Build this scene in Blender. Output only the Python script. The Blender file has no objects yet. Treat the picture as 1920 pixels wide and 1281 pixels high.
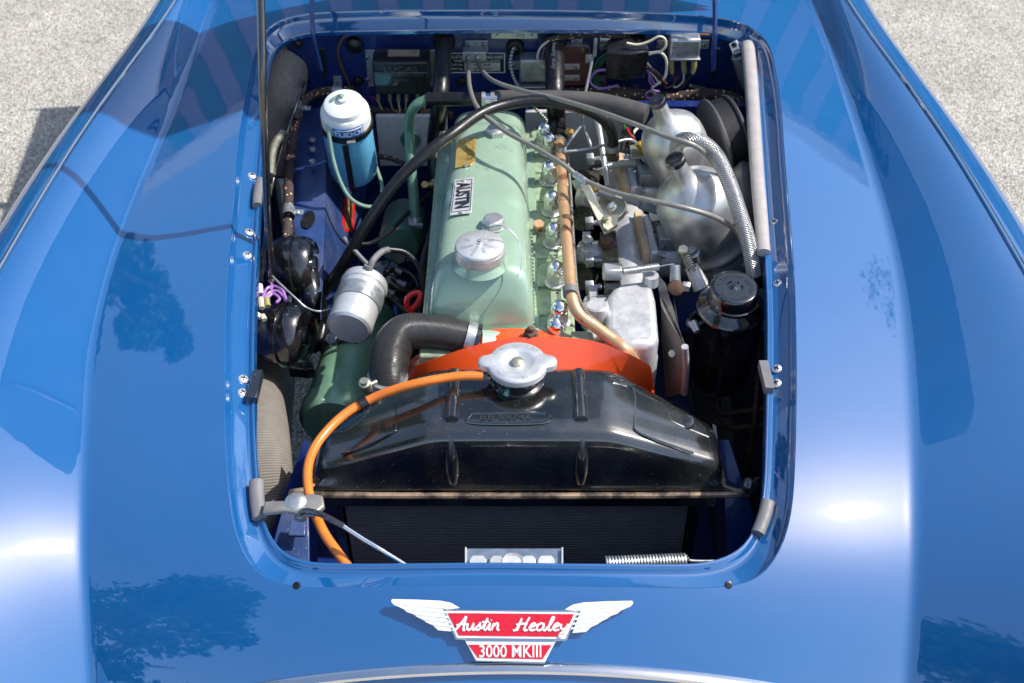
import bpy, math, random
import numpy as np
from mathutils import Vector, Matrix, Quaternion, noise
random.seed(7)
C = bpy.context.scene.collection
R_ = math.radians
# ------------------------------------------------------------------ camera
CAM = Vector((0, 0, 1.8)); PITCH = R_(42); FPX = 2133.0
sc = bpy.context.scene
cd = bpy.data.cameras.new("camera"); cam = bpy.data.objects.new("camera", cd); C.objects.link(cam)
cd.lens = 40; cd.sensor_width = 36; cd.clip_start = 0.05; cd.clip_end = 500
cam.location = CAM; cam.rotation_euler = (R_(90) - PITCH, 0, 0)
cd.dof.use_dof = True; cd.dof.focus_distance = 1.45; cd.dof.aperture_fstop = 9
sc.camera = cam
# ------------------------------------------------------------------ sun, sky, exposure
SUN = Vector((0.60, 0.08, 0.775)).normalized()
w = bpy.data.worlds.new("World"); sc.world = w; w.use_nodes = True
nt = w.node_tree; nt.nodes.clear()
sky = nt.nodes.new('ShaderNodeTexSky'); sky.sky_type = 'NISHITA'; sky.sun_disc = False
sky.sun_elevation = math.asin(SUN.z); sky.sun_rotation = math.atan2(SUN.x, SUN.y)
sky.air_density = 1.0; sky.dust_density = 1.2; sky.ozone_density = 0.0
bg = nt.nodes.new('ShaderNodeBackground'); bg.inputs[1].default_value = 0.15
wo = nt.nodes.new('ShaderNodeOutputWorld')
nt.links.new(sky.outputs[0], bg.inputs[0]); nt.links.new(bg.outputs[0], wo.inputs[0])
sl = bpy.data.lights.new("sun", 'SUN'); sl.energy = 4.0; sl.angle = R_(0.5); sl.color = (1, 0.955, 0.89)
so = bpy.data.objects.new("sun", sl); C.objects.link(so)
so.rotation_euler = SUN.to_track_quat('Z', 'Y').to_euler(); so.location = (3, 1, 5)
sc.view_settings.view_transform = 'Standard'; sc.view_settings.look = 'None'
sc.view_settings.exposure = 0.62; sc.view_settings.gamma = 1

# ------------------------------------------------------------------ place helpers: photo pixel -> point in the place
FW = Vector((0, math.cos(PITCH), -math.sin(PITCH))); UP = Vector((0, math.sin(PITCH), math.cos(PITCH)))
def ray(px, py): return FW + Vector(((px - 960) / FPX, 0, 0)) - UP * ((py - 640.5) / FPX)
def P(px, py, z):
    d = ray(px, py); return CAM + d * ((z - CAM.z) / d.z)
def PY(px, py, y):
    d = ray(px, py); return CAM + d * (y / d.y)
def dep(p): return (Vector(p) - CAM).dot(FW)
def rp(n, p): return n / FPX * dep(p)
def V(*a): return Vector(a)

class Spl:   # natural cubic spline
    def __init__(s, xs, ys):
        s.x = np.array(xs, float); s.y = np.array(ys, float); n = len(xs); h = np.diff(s.x)
        A = np.eye(n); b = np.zeros(n)
        for i in range(1, n-1):
            A[i, i-1:i+2] = [h[i-1], 2*(h[i-1]+h[i]), h[i]]
            b[i] = 6*((s.y[i+1]-s.y[i])/h[i] - (s.y[i]-s.y[i-1])/h[i-1])
        s.m = np.linalg.solve(A, b); s.h = h
    def __call__(s, t):
        x = s.x
        if t <= x[0]:
            k = (s.y[1]-s.y[0])/s.h[0] - s.h[0]*s.m[1]/6; return float(s.y[0] + k*(t-x[0]))
        if t >= x[-1]:
            k = (s.y[-1]-s.y[-2])/s.h[-1] + s.h[-1]*s.m[-2]/6; return float(s.y[-1] + k*(t-x[-1]))
        i = int(np.searchsorted(x, t) - 1); i = max(0, min(i, len(x)-2)); h = s.h[i]
        a = (x[i+1]-t)/h; b = (t-x[i])/h
        return float(a*s.y[i]+b*s.y[i+1]+((a**3-a)*s.m[i]+(b**3-b)*s.m[i+1])*h*h/6)

# ------------------------------------------------------------------ materials
MATS = {}
def mat(name, col, rough=0.5, metal=0.0, coat=0.0, var=0.12, vs=40, bump=0.0, bs=200, rv=0.1, spec=0.5, dust=0.0,
        col2=None, c2s=30, c2t=(0.55, 0.62), coatr=0.04, alpha=None, trans=0.0, rings=None, flake=0):
    m = bpy.data.materials.new(name); m.use_nodes = True; t = m.node_tree; N = t.nodes; L = t.links
    b = N['Principled BSDF']
    tc = N.new('ShaderNodeTexCoord')
    def noise_(scale, detail=4, rough_=0.55):
        n = N.new('ShaderNodeTexNoise'); n.inputs['Scale'].default_value = scale; n.inputs['Detail'].default_value = detail
        n.inputs['Roughness'].default_value = rough_; L.new(tc.outputs['Object'], n.inputs['Vector']); return n
    n1 = noise_(vs)
    mp = N.new('ShaderNodeMapRange'); mp.inputs[3].default_value = 1-var; mp.inputs[4].default_value = 1+var
    mp.inputs[1].default_value = 0.3; mp.inputs[2].default_value = 0.7
    L.new(n1.outputs[0], mp.inputs[0])
    mul = N.new('ShaderNodeMix'); mul.data_type = 'RGBA'; mul.blend_type = 'MULTIPLY'; mul.inputs[0].default_value = 1
    mul.inputs[6].default_value = (*col, 1); L.new(mp.outputs[0], mul.inputs[7])
    out = mul.outputs[2]
    if col2:
        n2 = noise_(c2s, 6, 0.65); rmp = N.new('ShaderNodeMapRange'); rmp.inputs[1].default_value = c2t[0]; rmp.inputs[2].default_value = c2t[1]
        L.new(n2.outputs[0], rmp.inputs[0]); mx = N.new('ShaderNodeMix'); mx.data_type = 'RGBA'
        L.new(rmp.outputs[0], mx.inputs[0]); L.new(out, mx.inputs[6]); mx.inputs[7].default_value = (*col2, 1); out = mx.outputs[2]
    if dust:
        n3 = noise_(420, 2, 0.5); r3 = N.new('ShaderNodeMapRange'); r3.inputs[1].default_value = 0.70; r3.inputs[2].default_value = 0.74
        r3.inputs[4].default_value = min(1, dust*4); L.new(n3.outputs[0], r3.inputs[0])
        n4 = noise_(9, 4, 0.6); r4 = N.new('ShaderNodeMapRange'); r4.inputs[1].default_value = 0.5; r4.inputs[2].default_value = 0.8
        r4.inputs[4].default_value = dust; L.new(n4.outputs[0], r4.inputs[0])
        ad = N.new('ShaderNodeMath'); ad.operation = 'MAXIMUM'; L.new(r3.outputs[0], ad.inputs[0]); L.new(r4.outputs[0], ad.inputs[1])
        mx = N.new('ShaderNodeMix'); mx.data_type = 'RGBA'; L.new(ad.outputs[0], mx.inputs[0]); L.new(out, mx.inputs[6])
        mx.inputs[7].default_value = (0.35, 0.32, 0.27, 1); out = mx.outputs[2]
    L.new(out, b.inputs['Base Color'])
    n5 = noise_(vs*1.7, 5); mr = N.new('ShaderNodeMapRange'); mr.inputs[1].default_value = .3; mr.inputs[2].default_value = .7
    mr.inputs[3].default_value = max(0.02, rough-rv); mr.inputs[4].default_value = min(1, rough+rv)
    L.new(n5.outputs[0], mr.inputs[0]); L.new(mr.outputs[0], b.inputs['Roughness'])
    b.inputs['Metallic'].default_value = metal; b.inputs['Coat Weight'].default_value = coat; b.inputs['Coat Roughness'].default_value = coatr
    b.inputs['Specular IOR Level'].default_value = spec
    b.inputs['Transmission Weight'].default_value = trans
    if bump:
        nb = noise_(bs, 3); bp = N.new('ShaderNodeBump'); bp.inputs['Strength'].default_value = bump; bp.inputs['Distance'].default_value = 0.001
        L.new(nb.outputs[0], bp.inputs['Height']); L.new(bp.outputs[0], b.inputs['Normal'])
    MATS[name] = m; return m

def harness_mat(name, base, f1, f2, sc_=330):
    m = mat(name, base, 0.75, var=.3, vs=150, bump=.6, bs=700); t = m.node_tree; N = t.nodes; L = t.links; b = N['Principled BSDF']
    src = b.inputs['Base Color'].links[0].from_socket
    tc = N.new('ShaderNodeTexCoord'); mp = N.new('ShaderNodeMapping'); L.new(tc.outputs['Object'], mp.inputs[0])
    v = N.new('ShaderNodeTexVoronoi'); v.inputs['Scale'].default_value = sc_*.45; L.new(mp.outputs[0], v.inputs['Vector'])
    r = N.new('ShaderNodeMapRange'); r.inputs[1].default_value = 0.34; r.inputs[2].default_value = 0.26
    L.new(v.outputs['Distance'], r.inputs[0])
    sep = N.new('ShaderNodeSeparateColor'); L.new(v.outputs['Color'], sep.inputs[0])
    th = N.new('ShaderNodeMath'); th.operation = 'GREATER_THAN'; th.inputs[1].default_value = 0.52; L.new(sep.outputs[0], th.inputs[0])
    mm = N.new('ShaderNodeMath'); mm.operation = 'MULTIPLY'; L.new(r.outputs[0], mm.inputs[0]); L.new(th.outputs[0], mm.inputs[1])
    cm = N.new('ShaderNodeMix'); cm.data_type = 'RGBA'; L.new(sep.outputs[1], cm.inputs[0]); cm.inputs[6].default_value = (*f1, 1); cm.inputs[7].default_value = (*f2, 1)
    mx = N.new('ShaderNodeMix'); mx.data_type = 'RGBA'; L.new(mm.outputs[0], mx.inputs[0]); L.new(src, mx.inputs[6]); L.new(cm.outputs[2], mx.inputs[7])
    L.new(mx.outputs[2], b.inputs['Base Color']); return m

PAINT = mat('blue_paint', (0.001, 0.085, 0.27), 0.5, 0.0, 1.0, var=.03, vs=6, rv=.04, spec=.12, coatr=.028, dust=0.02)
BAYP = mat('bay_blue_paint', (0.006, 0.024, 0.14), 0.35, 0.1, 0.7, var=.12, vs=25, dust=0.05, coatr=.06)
BAYL = mat('dusty_bay_blue', (0.018, 0.05, 0.17), 0.45, 0.1, 0.3, var=.2, vs=30, dust=0.25, coatr=.15)
GREEN = mat('engine_green', (0.32, 0.45, 0.33), 0.30, 0.25, 0.6, var=.06, vs=22, rv=.08, coatr=.1, dust=.06, col2=(.2, .27, .19), c2s=26, c2t=(.63, .72))
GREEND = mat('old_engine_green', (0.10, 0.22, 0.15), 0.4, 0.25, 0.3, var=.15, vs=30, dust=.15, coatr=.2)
HEADG = mat('head_green', (0.33, 0.42, 0.27), 0.4, 0.2, 0.3, var=.25, vs=60, bump=.4, bs=160, dust=.25, col2=(.5, .5, .4), c2s=45, c2t=(.58, .66))
BLACKP = mat('black_paint', (0.006, 0.006, 0.008), 0.22, 0, 0.8, var=.3, vs=30, dust=.10, coatr=.07)
BLACKT = mat('black_tank_enamel', (0.008, 0.009, 0.009), 0.25, 0, 0.8, var=.4, vs=20, dust=.13, coatr=.08, bump=.12, bs=90, col2=(.05, .03, .02), c2s=14, c2t=(.6, .75))
RUBBER = mat('black_rubber', (0.007, 0.007, 0.008), 0.36, 0, 0.0, var=.3, vs=60, dust=.025, bump=.15, bs=300)
RUBG = mat('grey_rubber', (0.16, 0.155, 0.16), 0.55, 0, 0, var=.1, vs=60, bump=.2, bs=300)
SEAL = mat('pale_rubber_seal', (0.36, 0.33, 0.32), 0.5, 0, 0, var=.1, vs=60, bump=.2, bs=400)
ALU = mat('cast_aluminium', (0.56, 0.56, 0.565), 0.45, 0.5, 0, var=.16, vs=50, bump=.35, bs=260, rv=.12, col2=(.25, .24, .22), c2s=25, c2t=(.6, .75))
ALUP = mat('polished_aluminium', (0.60, 0.595, 0.58), 0.42, 0.85, 0, var=.14, vs=35, bump=.1, bs=300, rv=.09)
ALUB = mat('brushed_aluminium_can', (0.70, 0.70, 0.69), 0.38, 0.6, 0, var=.08, vs=40, rv=.08, bump=.1, bs=200)
ZINC = mat('zinc_plate', (0.42, 0.44, 0.45), 0.38, 0.75, 0, var=.2, vs=90, rv=.12, col2=(.35, .33, .25), c2s=40, c2t=(.6, .7))
ZINCY = mat('yellow_zinc', (0.5, 0.48, 0.36), 0.35, 0.8, 0, var=.2, vs=80, rv=.1)
CHROME = mat('chrome', (0.8, 0.8, 0.8), 0.06, 1.0, 0, var=.03, vs=40, rv=.03)
BRASS = mat('brass', (0.62, 0.42, 0.12), 0.36, 0.6, 0, var=.15, vs=80, rv=.1)
COPPER = mat('tan_copper_pipe', (0.62, 0.37, 0.2), 0.38, 0.45, 0.2, var=.15, vs=30, col2=(.3, .12, .06), c2s=22, c2t=(.58, .64), rv=.1)
BROWNP = mat('brown_capillary', (0.16, 0.065, 0.03), 0.4, 0.3, 0.2)
ORANGE = mat('orange_rubber_tube', (0.68, 0.18, 0.02), 0.35, 0, 0.35, var=.08, vs=40, coatr=.2, rv=.06)
RED = mat('orange_red_paint', (0.82, 0.085, 0.01), 0.3, 0, 0.7, var=.04, vs=20, coatr=.1, dust=.04)
REDP = mat('red_plastic', (0.65, 0.01, 0.01), 0.3, 0, .4)
WHITEP = mat('white_plastic', (0.72, 0.74, 0.7), 0.38, 0, 0, var=.06, vs=30, col2=(.5, .52, .46), c2s=30, c2t=(.6, .75))
BLUEF = mat('blue_washer_fluid_bottle', (0.16, 0.52, 0.80), 0.3, 0, 0.2, var=.08, vs=20)
LABB = mat('label_blue', (0.01, 0.2, 0.65), 0.35)
WHITE = mat('white_enamel', (0.8, 0.8, 0.8), 0.3, 0, .4)
REDE = mat('red_enamel', (0.62, 0.006, 0.02), 0.22, 0.1, 1.0, var=.05)
CLEARG = mat('greenish_clear_tube', (0.32, 0.5, 0.4), 0.2, 0, 0.6, var=.1, trans=.35)
GPANEL = mat('grey_insulation_panel', (0.5, 0.49, 0.47), 0.7, 0, 0, var=.12, vs=60, bump=.5, bs=500, dust=.1, col2=(.3, .29, .27), c2s=60, c2t=(.62, .7))
DUCT = mat('brown_grey_duct_cloth', (0.2, 0.175, 0.15), 0.85, 0, 0, var=.15, vs=120, bump=.6, bs=400)
TAN = mat('tan_gasket', (0.5, 0.36, 0.22), 0.7, 0, 0, var=.15, vs=80)
BROWNB = mat('brown_bakelite', (0.10, 0.035, 0.022), 0.45, 0, .2, dust=.06)
CABLE = mat('grey_cable_sheath', (0.24, 0.225, 0.2), 0.42, 0.35, 0, var=.1, vs=90, bump=.3, bs=900)
CREAM = mat('cream_wire', (0.66, 0.6, 0.45), 0.45)
PURPLE = mat('purple_wire', (0.30, 0.15, 0.42), 0.4)
GRNW = mat('green_wire', (0.01, 0.13, 0.04), 0.4)
YELW = mat('yellow_wire', (0.6, 0.5, 0.06), 0.4)
REDW = mat('red_wire', (0.5, 0.02, 0.02), 0.4)
TERM = mat('olive_connector_sleeve', (0.32, 0.3, 0.12), 0.35, 0, .3)
RUSTY = mat('rusty_iron', (0.13, 0.075, 0.05), 0.7, .3, 0, var=.35, vs=90, bump=.5, bs=300)
IRON = mat('dark_iron', (0.035, 0.033, 0.03), 0.6, .4, 0, var=.5, vs=120, bump=.6, bs=300, dust=.3)
SHIELD = mat('steel_heat_shield', (0.3, 0.28, 0.27), 0.4, .7, 0, var=.15, vs=50, bump=.3, bs=150)
CORE = mat('radiator_core_black', (0.006, 0.006, 0.007), 0.45, .2, 0, dust=.12)
GLASS = mat('windscreen_glass', (0.5, 0.55, 0.55), 0.03, 0, 0, trans=.9)
HARN = harness_mat('braided_loom', (0.045, 0.028, 0.03), (0.75, 0.25, 0.12), (0.7, 0.6, 0.25))
HARND = harness_mat('braided_loom_fine', (0.04, 0.032, 0.03), (0.5, 0.45, 0.25), (0.45, 0.2, 0.1), 420)
YBRAID = harness_mat('yellow_braid', (0.42, 0.3, 0.03), (0.12, 0.08, 0.02), (0.6, 0.5, 0.1), 600)

def braid_mat():
    m = mat('steel_braid', (0.55, 0.54, 0.53), 0.33, 0.9, 0, var=.1, vs=100); t = m.node_tree; N = t.nodes; L = t.links; b = N['Principled BSDF']
    uv = N.new('ShaderNodeUVMap'); sp = N.new('ShaderNodeSeparateXYZ'); L.new(uv.outputs[0], sp.inputs[0])
    def wv(sg):
        a = N.new('ShaderNodeMath'); a.operation = 'MULTIPLY_ADD'; a.inputs[1].default_value = 14; L.new(sp.outputs[0], a.inputs[0])
        b2 = N.new('ShaderNodeMath'); b2.operation = 'MULTIPLY'; b2.inputs[1].default_value = sg*300; L.new(sp.outputs[1], b2.inputs[0]); L.new(b2.outputs[0], a.inputs[2])
        s = N.new('ShaderNodeMath'); s.operation = 'MULTIPLY'; s.inputs[1].default_value = 6.2832; L.new(a.outputs[0], s.inputs[0])
        c = N.new('ShaderNodeMath'); c.operation = 'SINE'; L.new(s.outputs[0], c.inputs[0]); return c
    x, y = wv(1), wv(-1)
    mx = N.new('ShaderNodeMath'); mx.operation = 'MAXIMUM'; L.new(x.outputs[0], mx.inputs[0]); L.new(y.outputs[0], mx.inputs[1])
    r = N.new('ShaderNodeMapRange'); r.inputs[1].default_value = -.2; r.inputs[2].default_value = .7; L.new(mx.outputs[0], r.inputs[0])
    c = N.new('ShaderNodeMix'); c.data_type = 'RGBA'; L.new(r.outputs[0], c.inputs[0]); c.inputs[6].default_value = (.2, .19, .18, 1); c.inputs[7].default_value = (.66, .64, .62, 1)
    L.new(c.outputs[2], b.inputs['Base Color'])
    bp = N.new('ShaderNodeBump'); bp.inputs['Strength'].default_value = .8; bp.inputs['Distance'].default_value = .001
    L.new(mx.outputs[0], bp.inputs['Height']); L.new(bp.outputs[0], b.inputs['Normal']); return m
BRAID = braid_mat()
def rings_mat(name, col, freq, rough=.8, dark=.45, metal=0):
    m = mat(name, col, rough, metal, 0, var=.12, vs=60); t = m.node_tree; N = t.nodes; L = t.links; b = N['Principled BSDF']
    src = b.inputs['Base Color'].links[0].from_socket
    uv = N.new('ShaderNodeUVMap'); sp = N.new('ShaderNodeSeparateXYZ'); L.new(uv.outputs[0], sp.inputs[0])
    a = N.new('ShaderNodeMath'); a.operation = 'MULTIPLY'; a.inputs[1].default_value = freq*6.2832; L.new(sp.outputs[1], a.inputs[0])
    s = N.new('ShaderNodeMath'); s.operation = 'SINE'; L.new(a.outputs[0], s.inputs[0])
    r = N.new('ShaderNodeMapRange'); r.inputs[1].default_value = -1; r.inputs[2].default_value = 0; r.inputs[3].default_value = dark; L.new(s.outputs[0], r.inputs[0])
    mx = N.new('ShaderNodeMix'); mx.data_type = 'RGBA'; mx.blend_type = 'MULTIPLY'; mx.inputs[0].default_value = 1
    L.new(src, mx.inputs[6]); L.new(r.outputs[0], mx.inputs[7]); L.new(mx.outputs[2], b.inputs['Base Color'])
    bp = N.new('ShaderNodeBump'); bp.inputs['Strength'].default_value = .9; bp.inputs['Distance'].default_value = .001 if freq < 350 or freq > 2000 else .00022
    L.new(s.outputs[0], bp.inputs['Height']); L.new(bp.outputs[0], b.inputs['Normal']); return m
DUCTR = rings_mat('ribbed_duct_cloth', (0.2, 0.18, 0.155), 430, .85, .6)
HOSER = rings_mat('ribbed_black_hose', (0.04, 0.038, 0.037), 700, .3, .93)
SPIRAL = rings_mat('spiral_wound_steel', (0.45, 0.43, 0.4), 330, .35, .4, .7)
STRIPEW = rings_mat('black_white_cloth_wire', (0.6, 0.58, 0.55), 170, .6, .03)

b = PAINT.node_tree.nodes['Principled BSDF']; b.inputs['Coat IOR'].default_value = 2.5; N = PAINT.node_tree.nodes; L = PAINT.node_tree.links
tc = N.new('ShaderNodeTexCoord'); nz = N.new('ShaderNodeTexNoise'); nz.inputs['Scale'].default_value = 14; nz.inputs['Detail'].default_value = 3; L.new(tc.outputs['Object'], nz.inputs['Vector'])
bp = N.new('ShaderNodeBump'); bp.inputs['Strength'].default_value = .05; bp.inputs['Distance'].default_value = .004; L.new(nz.outputs[0], bp.inputs['Height']); L.new(bp.outputs[0], b.inputs['Coat Normal'])
for m_ in (BLACKT, BLACKP, RED): m_.node_tree.nodes['Principled BSDF'].inputs['Coat IOR'].default_value = 1.9
BLACKT.node_tree.nodes['Principled BSDF'].inputs['Coat Weight'].default_value = 1.0
# ------------------------------------------------------------------ geometry collector
def frame(ax):
    ax = Vector(ax).normalized(); ref = Vector((0, 0, 1)) if abs(ax.z) < .9 else Vector((0, 1, 0))
    u = ref.cross(ax).normalized(); v = ax.cross(u); return u, v, ax
def catmull(pts, k=7):
    pts = [Vector(p) for p in pts]
    if len(pts) < 3: return pts
    q = [pts[0]*2-pts[1]] + pts + [pts[-1]*2-pts[-2]]; out = []
    for i in range(1, len(q)-2):
        a, b, c, d = q[i-1:i+3]
        for j in range(k):
            t = j/k
            out.append(0.5*((2*b)+(c-a)*t+(2*a-5*b+4*c-d)*t*t+(3*b-a-3*c+d)*t**3))
    out.append(pts[-1]); return out
class G:
    def __init__(s): s.v = []; s.f = []; s.m = []; s.uv = {}
    def add(s, vs, fs, mi=0):
        o = len(s.v); s.v += [Vector(v) for v in vs]
        for f in fs: s.f.append([i+o for i in f]); s.m.append(mi)
        return s
    def box(s, c, size, rot=None, mi=0, taper=1.0):
        c = Vector(c); x, y, z = [k/2 for k in size]
        vs = [Vector((sx*x*(taper if sz > 0 else 1), sy*y*(taper if sz > 0 else 1), sz*z)) for sx in (-1, 1) for sy in (-1, 1) for sz in (-1, 1)]
        if rot is not None:
            Mx = rot.to_3x3() if isinstance(rot, Matrix) else rot.to_matrix(); vs = [Mx @ v for v in vs]
        s.add([c+v for v in vs], [(0, 1, 3, 2), (4, 6, 7, 5), (0, 4, 5, 1), (2, 3, 7, 6), (0, 2, 6, 4), (1, 5, 7, 3)], mi); return s
    def tube(s, pts, r, seg=12, k=7, mi=0, caps=True, flat=None):
        p = catmull(pts, k); n = len(p)
        if not hasattr(r, '__len__'): rr = [r]*n
        else:
            m = len(r); rr = [r[min(m-1, int(i/(n-1)*(m-1)))] + (r[min(m-1, int(i/(n-1)*(m-1))+1)]-r[min(m-1, int(i/(n-1)*(m-1)))])*((i/(n-1)*(m-1)) % 1) for i in range(n)]
        o = len(s.v); tprev = None; u = None; L = 0; ls = []
        for i in range(n):
            t = (p[min(i+1, n-1)]-p[max(i-1, 0)]).normalized()
            if u is None: u = frame(t)[0]
            else: u = (u - t*u.dot(t)).normalized()
            v = t.cross(u)
            if i: L += (p[i]-p[i-1]).length
            ls.append(L)
            for j in range(seg):
                a = 2*math.pi*j/seg; s.v.append(p[i] + (u*math.cos(a)+v*math.sin(a)*(flat or 1))*rr[i])
        for i in range(n-1):
            for j in range(seg):
                j2 = (j+1) % seg; s.uv[len(s.f)] = [(j/seg, ls[i]), (j/seg+1/seg, ls[i]), (j/seg+1/seg, ls[i+1]), (j/seg, ls[i+1])]
                s.f.append([o+i*seg+j, o+i*seg+j2, o+(i+1)*seg+j2, o+(i+1)*seg+j]); s.m.append(mi)
        if caps:
            s.f.append([o+j for j in range(seg)][::-1]); s.m.append(mi)
            s.f.append([o+(n-1)*seg+j for j in range(seg)]); s.m.append(mi)
        return s
    def lathe(s, prof, org, ax, seg=32, mi=0, sy=1.0, uref=None, ph=0):
        u, v, a = frame(ax); org = Vector(org)
        if uref is not None: u = (Vector(uref) - a*Vector(uref).dot(a)).normalized(); v = a.cross(u)
        o = len(s.v); n = len(prof)
        for (r, h) in prof:
            for j in range(seg):
                t = 2*math.pi*j/seg+ph; s.v.append(org + a*h + u*math.cos(t)*r + v*math.sin(t)*r*sy)
        for i in range(n-1):
            for j in range(seg):
                j2 = (j+1) % seg; s.uv[len(s.f)] = [(j/seg, prof[i][1]), (j/seg+1/seg, prof[i][1]), (j/seg+1/seg, prof[i+1][1]), (j/seg, prof[i+1][1])]
                s.f.append([o+i*seg+j, o+i*seg+j2, o+(i+1)*seg+j2, o+(i+1)*seg+j]); s.m.append(mi)
        if prof[0][0] > 1e-6: s.f.append([o+j for j in range(seg)][::-1]); s.m.append(mi)
        if prof[-1][0] > 1e-6: s.f.append([o+(n-1)*seg+j for j in range(seg)]); s.m.append(mi)
        return s
    def prism(s, poly, org, u, v, d, mi=0, taper=1.0):   # outline in (u,v), extruded d along u x v
        u = Vector(u); v = Vector(v); nn = u.cross(v).normalized(); org = Vector(org); n = len(poly)
        cx = sum(p[0] for p in poly)/n; cy = sum(p[1] for p in poly)/n
        a = [org+u*p[0]+v*p[1] for p in poly]
        b = [org+u*(cx+(p[0]-cx)*taper)+v*(cy+(p[1]-cy)*taper)+nn*d for p in poly]
        s.add(a+b, [list(range(n))[::-1], list(range(n, 2*n))] + [(i, (i+1) % n, n+(i+1) % n, n+i) for i in range(n)], mi); return s
    def slab(s, pts, off, mi=0):   # outline given as points in the place, given thickness vector off
        n = len(pts); a = [Vector(p) for p in pts]; off = Vector(off)
        s.add(a+[p+off for p in a], [list(range(n))[::-1], list(range(n, 2*n))] + [(i, (i+1) % n, n+(i+1) % n, n+i) for i in range(n)], mi); return s
    def ball(s, c, r, seg=20, rings=12, sc_=(1, 1, 1), mi=0, rot=None):
        o = len(s.v); c = Vector(c)
        for i in range(rings+1):
            th = math.pi*i/rings
            for j in range(seg):
                a = 2*math.pi*j/seg; q = Vector((math.sin(th)*math.cos(a)*r*sc_[0], math.sin(th)*math.sin(a)*r*sc_[1], math.cos(th)*r*sc_[2]))
                if rot is not None: q = rot @ q
                s.v.append(c+q)
        for i in range(rings):
            for j in range(seg):
                j2 = (j+1) % seg; s.f.append([o+i*seg+j, o+(i+1)*seg+j, o+(i+1)*seg+j2, o+i*seg+j2]); s.m.append(mi)
        return s
    def hexa(s, c, ax, r, h, mi=0, ph=0.3):
        s.lathe([(r*.96, 0), (r, h*.08), (r, h*.85), (r*.9, h)], c, ax, 6, mi, ph=ph); return s
    def grid(s, fn, nu, nv, mi=0, flip=False):
        o = len(s.v)
        for i in range(nu+1):
            for j in range(nv+1): s.v.append(Vector(fn(i/nu, j/nv)))
        for i in range(nu):
            for j in range(nv):
                q = [o+i*(nv+1)+j, o+(i+1)*(nv+1)+j, o+(i+1)*(nv+1)+j+1, o+i*(nv+1)+j+1]
                s.f.append(q[::-1] if flip else q); s.m.append(mi)
        return s
    def spring(s, a, b, r, wr, turns, seg=6):
        a = Vector(a); b = Vector(b); u, v, x = frame(b-a); L = (b-a).length; n = turns*12
        s.tube([a+x*L*i/n+(u*math.cos(2*math.pi*i/12)+v*math.sin(2*math.pi*i/12))*r for i in range(n+1)], wr, seg, 1); return s

LOC = {}
def setp(o, label=None, cat=None, group=None, kind=None):
    if label: o['label'] = label
    if cat: o['category'] = cat
    if group: o['group'] = group
    if kind: o['kind'] = kind
    return o
def thing(name, label, cat, loc, group=None):
    o = bpy.data.objects.new(name, None); C.objects.link(o); o.location = loc; o.empty_display_size = .02
    LOC[o.name] = Vector(loc); return setp(o, label, cat, group)
def obj(name, g, m, parent=None, bevel=0, bseg=2, sharp=38, label=None, kind=None, sub=0, group=None, cat=None, loc=None, smooth=True):
    L = LOC[parent.name] if parent is not None else Vector(loc or (0, 0, 0))
    me = bpy.data.meshes.new(name); me.from_pydata([tuple(v-L) for v in g.v], [], g.f)
    for x in (m if isinstance(m, (list, tuple)) else [m]): me.materials.append(x)
    me.polygons.foreach_set('material_index', g.m)
    if g.uv:
        ul = me.uv_layers.new(name='uv').data
        for fi, q in g.uv.items():
            st = me.polygons[fi].loop_start
            for k_, uvc in enumerate(q): ul[st+k_].uv = uvc
    me.polygons.foreach_set('use_smooth', [smooth]*len(me.polygons))
    me.update()
    if smooth: me.set_sharp_from_angle(angle=R_(sharp))
    o = bpy.data.objects.new(name, me); C.objects.link(o)
    if parent is not None: o.parent = parent
    else: o.location = L
    LOC[o.name] = L
    if sub:
        md = o.modifiers.new('sub', 'SUBSURF'); md.levels = sub; md.render_levels = sub
    if bevel:
        md = o.modifiers.new('bevel', 'BEVEL'); md.width = bevel; md.segments = bseg; md.limit_method = 'ANGLE'; md.angle_limit = R_(35); md.harden_normals = False
    return setp(o, label, cat, group, kind)
def copy_at(src, parent, mtx, L=None):   # copy of one part, sharing mesh, placed in parent's space
    c = src.copy(); C.objects.link(c); c.parent = parent; c.matrix_basis = Matrix.Translation(-(LOC[parent.name])) @ mtx
    LOC[c.name] = LOC[parent.name]; return c
def origin_part(name, g, m, parent, mtx, **kw):   # part modelled about its own origin
    L = LOC[parent.name]; LOC[parent.name] = Vector((0, 0, 0)); o = obj(name, g, m, parent, **kw); LOC[parent.name] = L
    o.matrix_basis = Matrix.Translation(-L) @ mtx; LOC[o.name] = L; return o
def mtx(p, ax=(0, 0, 1), s=1.0, roll=0.0):
    u, v, a = frame(ax); m = Matrix((u, v, a)).transposed().to_4x4()
    return Matrix.Translation(Vector(p)) @ m @ Matrix.Rotation(roll, 4, 'Z') @ Matrix.Scale(s, 4)
def text(g, s_, size, org, u, v, ext=0.0004, mi=0, shear=0, bold=0, align='CENTER', sx=1.0, spacing=1.0):
    cu = bpy.data.curves.new('t', 'FONT'); cu.body = s_; cu.size = 1; cu.align_x = align; cu.align_y = 'CENTER'; cu.shear = shear
    cu.offset = bold; cu.space_character = spacing; cu.resolution_u = 3
    ob = bpy.data.objects.new('t', cu); C.objects.link(ob); dg = bpy.context.evaluated_depsgraph_get(); dg.update()
    me = bpy.data.meshes.new_from_object(ob.evaluated_get(dg)); u = Vector(u).normalized(); v = Vector(v).normalized(); n = u.cross(v)
    vs = [Vector(org)+u*p.co.x*size*sx+v*p.co.y*size+n*ext for p in me.vertices]
    g.add(vs, [list(p.vertices) for p in me.polygons], mi)
    bpy.data.objects.remove(ob); bpy.data.curves.remove(cu); bpy.data.meshes.remove(me); return g
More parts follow.
